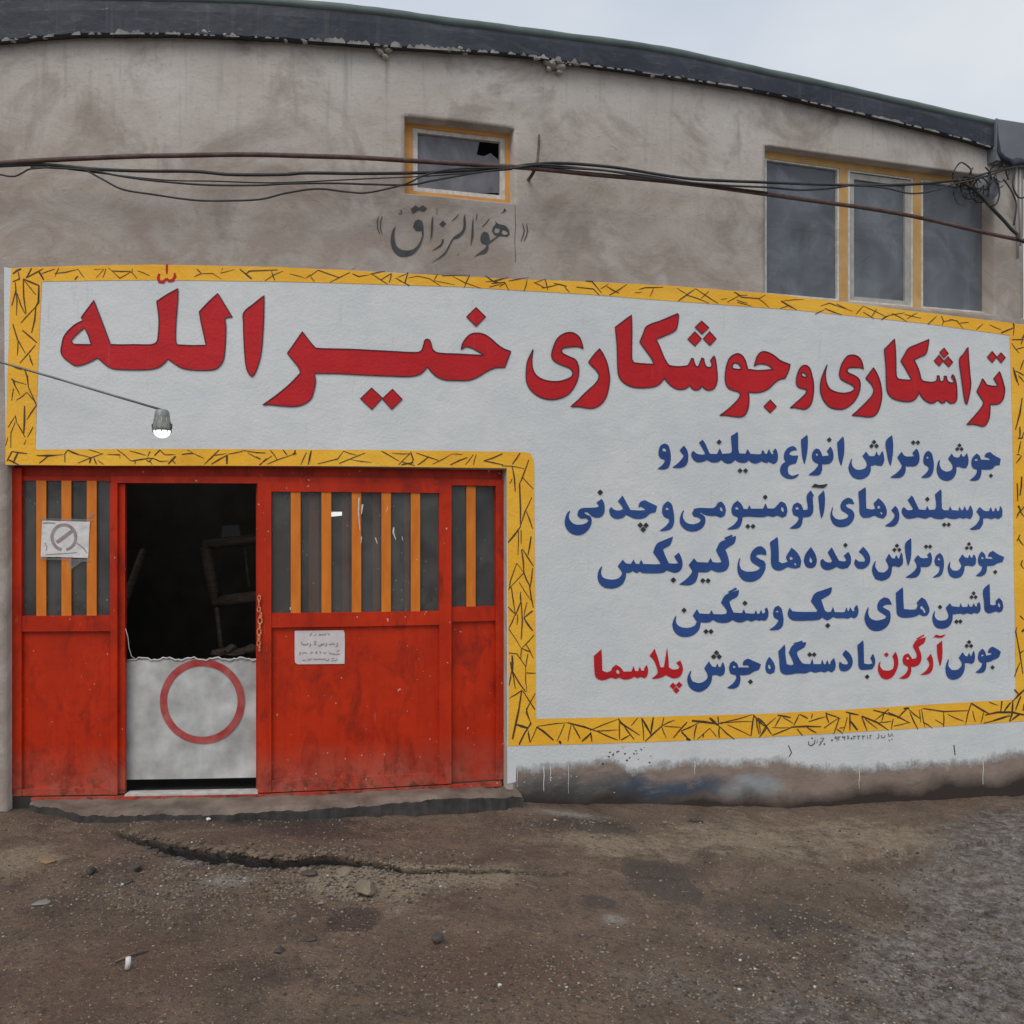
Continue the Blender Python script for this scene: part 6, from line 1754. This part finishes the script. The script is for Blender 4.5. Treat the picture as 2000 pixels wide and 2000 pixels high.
for i in range(11):
    cx, cy = random.uniform(1875, 1960), random.uniform(340, 392); a, b_ = random.uniform(8, 26), random.uniform(8, 26); ph = random.random() * 6
    pts = [(cx + a * math.cos(t + ph) + random.uniform(-3, 3), cy + b_ * math.sin(t + ph) + random.uniform(-3, 3)) for t in np.linspace(0, random.uniform(3, 6.2), 8)]
    tube(bm, [W(p[0], p[1], .16 + random.uniform(-.01, .05), False) for p in catmull(pts, 4)], random.choice([.003, .004, .006]), 6)
for pts in ([(1880, 352), (1920, 340), (1960, 330), (2020, 322)], [(1900, 352), (1945, 338), (1985, 326), (2030, 330)], [(1960, 350), (1975, 372), (1985, 400), (1980, 440)], [(1985, 330), (1978, 360), (1990, 386), (2010, 382)], [(1940, 345), (1952, 372), (1946, 398), (1930, 402)]):
    tube(bm, [W(p[0], p[1], .2, False) for p in catmull(pts, 5)], .007, 6)
single('wire_tangle', bm, M_cable, 'tangle of looped black wires under the roof at the right corner', 'wires', tuple(W(1930, 372, .18, False)))
bm = bmesh.new(); lump(bm, W(1926, 372, .06, False), .085, 1.25, 5, 2); single('junction_bundle', bm, M_return, 'grey wrapped bundle behind the wire tangle at the right corner', 'junction', tuple(W(1926, 390, .06, False)))
bm = bmesh.new(); tube(bm, [W(1985, 320, .05, False), W(1984, 400, .045, False), W(1988, 505, .045, False)], .011, 8); tube(bm, [W(1992, 330, .05, False), W(1993, 480, .045, False)], .009, 8)
single('conduit_pipe', bm, M_conduit, 'pale conduit pipes running down the wall at the right corner', 'pipe', tuple(W(1988, 505, .045, False)))
bm = bmesh.new(); tube(bm, [W(1053, 264, .015, False), W(1052, 290, .05, False), W(1050, 312, .15, False), W(1045, 330, .19, False), W(1038, 343, .1, False), W(1032, 351, .0, False)], [.008, .009, .010, .012, .012, .012], 7)
single('cable_bracket', bm, M_rust, 'rusty iron bracket holding the cables right of the small window', 'bracket', tuple(W(1045, 340, .05, False)))

# ------------------------------------------------------------------ stones and litter on the street
random.seed(5); np.random.seed(5)
def stone(px, py, w_px, flat, m, label, seed, name='stone', cat='stone', sink=.25, sub=2, group='stones lying on the street'):
    x, y = G(px, py); r_ = w_px / F * y / 2; z = gz(x, y); bm = bmesh.new(); lump(bm, (x, y, z + r_ * flat * (1 - sink * 1.6)), r_, flat, seed, sub)
    return single(name, bm, m, label, cat, (x, y, z), group)
MS = [simple('tan_stone', (0.17, 0.135, 0.095), (0.27, 0.225, 0.165), 18, .9, .5, 60), simple('dark_stone', (0.05, 0.042, 0.037), (0.09, 0.075, 0.065), 18, .75, .4, 60), simple('grey_stone', (0.17, 0.16, 0.145), (0.27, 0.255, 0.235), 18, .85, .4, 60), simple('ochre_stone', (0.24, 0.15, 0.075), (0.30, 0.2, 0.11), 18, .9, .4, 60)]
stone(713, 1752, 40, .75, MS[0], 'biggest tan stone with a dark underside, lying below the broken kerb crack', 1, sink=.1, sub=3)
stone(672, 1712, 34, .4, MS[0], 'flat tan chunk right under the crack in the street', 3)
stone(605, 1712, 28, .5, MS[1], 'dark chunk under the right end of the deep crack', 4)
stone(178, 1704, 20, .8, MS[1], 'round dark stone on the left, below the doorway step', 8)
stone(262, 1690, 26, .6, MS[1], 'dark angular clod below the start of the crack', 9)
stone(88, 1682, 32, .2, MS[3], 'flat orange-ochre stone at the far left', 10)
stone(78, 1766, 28, .25, MS[2], 'pale flat stone at the lower left', 12)
stone(545, 1862, 18, .7, MS[1], 'small dark stone alone in the middle of the lower left', 13)
stone(855, 1848, 30, .5, MS[1], 'dark crumbled clod right of the lower centre', 15)
stone(1360, 1578 + 28, 24, .35, MS[1], 'dark flake lying near the foot of the white wall', 16)
stone(245, 1722, 22, .35, MS[1], 'small dark flake beside the chalky gravel', 18)
stone(610, 1836, 20, .4, MS[1], 'low dark pebble in the lower left half', 19)
for i in range(18):
    stone(random.gauss(665, 60), random.gauss(1724, 17), random.uniform(7, 16), random.uniform(.35, .6), MS[0], 'tan crumbs of broken crust scattered around the biggest tan stone', 100 + i, 'rubble_chunk', 'rubble', sub=1, group='tan rubble below the street crack')
# loose grit
bm = bmesh.new(); V = []; Fc = []
ico = bmesh.new(); bmesh.ops.create_icosphere(ico, subdivisions=1, radius=1); iv = np.array([v.co[:] for v in ico.verts]); ifc = np.array([[v.index for v in f.verts] for f in ico.faces]); ico.free()
cen = []
def scatter(n, px, py, sx, sy, r0, r1, uni=False):
    for _ in range(n):
        a, b_ = (random.uniform(px - sx, px + sx), random.uniform(py - sy, py + sy)) if uni else (random.gauss(px, sx), random.gauss(py, sy))
        if b_ < 1600: continue
        x, y = G(a, b_); cen.append((x, y, math.exp(random.uniform(math.log(r0), math.log(r1)))))
scatter(3600, 1000, 1810, 1100, 210, .002, .0062, True)
scatter(1500, 330, 1745, 130, 35, .002, .009); scatter(1100, 690, 1722, 120, 28, .003, .011); scatter(500, 480, 1692, 200, 16, .003, .011); scatter(1200, 1720, 1800, 210, 110, .003, .011); scatter(900, 1350, 1930, 300, 40, .003, .009)
scatter(350, 1110, 1600, 100, 14, .003, .011); scatter(260, 1330, 1640, 250, 30, .002, .006); scatter(500, 600, 1870, 350, 60, .002, .006); scatter(400, 1750, 1850, 200, 90, .003, .010)
scatter(260, 500, 1612, 320, 12, .003, .010)
cen = np.array(cen); zc = ground_h(cen[:, 0], cen[:, 1]); allv = []; allf = []; mi = []
for i, (x, y, r_) in enumerate(cen):
    jig = 1 + np.random.uniform(-.3, .3, iv.shape); allv.append(iv * jig * r_ * np.array([1, 1, .65]) + (x, y, zc[i] + r_ * .25)); allf.append(ifc + 12 * i); mi += [np.random.choice([0, 0, 1, 1, 2, 3], p=[.27, .23, .22, .2, .07, .01])] * 20
me = bpy.data.meshes.new('loose_grit'); me.from_pydata(np.concatenate(allv).tolist(), [], np.concatenate(allf).tolist())
MS2 = [MS[0], MS[1], MS[2], simple('white_chip', (0.42, 0.41, 0.39), (0.58, 0.56, 0.54), 9, .8)]
for m in MS2: me.materials.append(m)
me.polygons.foreach_set('material_index', np.array(mi, np.int32))
gr = bpy.data.objects.new('loose_grit', me); COL.objects.link(gr); gr['kind'] = 'stuff'
# crumbled edge of the broken crust
bm = bmesh.new(); random.seed(77); xs_l = [p[0] for p in LIP]; ys_l = [p[1] for p in LIP]
for i in range(420):
    px = random.choice([random.uniform(235, 780), random.uniform(300, 640), random.uniform(230, 1130)])
    x, y = G(px, float(np.interp(px, xs_l, ys_l))); y = float(line_Y(LIP, np.array([x]))[0] + .06 * fbm(np.array([x * 3]), np.array([1.5]), 3, 31)[0])
    k_ = random.random(); up_ = k_ < .55; y += random.uniform(.0, .03) if up_ else -random.uniform(.0, .10)
    r_ = random.choice([.006, .008, .011, .015, .022]) * (1.0 if px < 780 else .55)
    lump(bm, (x, y, gz(x, y) + (r_ * random.uniform(-.1, .25))), r_, random.uniform(.45, .8), None, 1, 0 if up_ or random.random() < .3 else 1)
ce = obj('crumbled_crust', bm, [simple('brown_crust', (0.10, 0.068, 0.047), (0.20, 0.145, 0.10), 20, .85, .5, 60), MS[1]]); ce['kind'] = 'stuff'
# white stub and twig
x, y = G(248, 1894); z = gz(x, y)
bm = bmesh.new(); tube(bm, [(x, y, z + .006), (x + .004, y + .004, z + .03), (x + .003, y + .006, z + .052)], [.0105, .011, .0105], 10)
single('paper_stub', bm, M_paper, 'short white paper stub standing out on the mud at the lower left', 'litter', (x, y, z))
x2, y2 = G(285, 1866); x3, y3 = G(218, 1890)
bm = bmesh.new(); tube(bm, [(x3, y3 + .03, gz(x3, y3 + .03) + .008), ((x2 + x3) / 2, (y2 + y3) / 2 + .03, gz((x2 + x3) / 2, (y2 + y3) / 2 + .03) + .012), (x2, y2 + .03, gz(x2, y2 + .03) + .008)], [.004, .006, .003], 6)
single('twig', bm, M_rust, 'dark twig lying behind the white paper stub', 'twig', (x3, y3, z))
x, y = G(408, 1613); bm = bmesh.new(); lump(bm, (x, y, gz(x, y) + .012), .02, .4, 31, 1)
single('white_scrap', bm, M_paper, 'tiny bright white scrap lying near the doorstep', 'litter', (x, y, gz(x, y)))
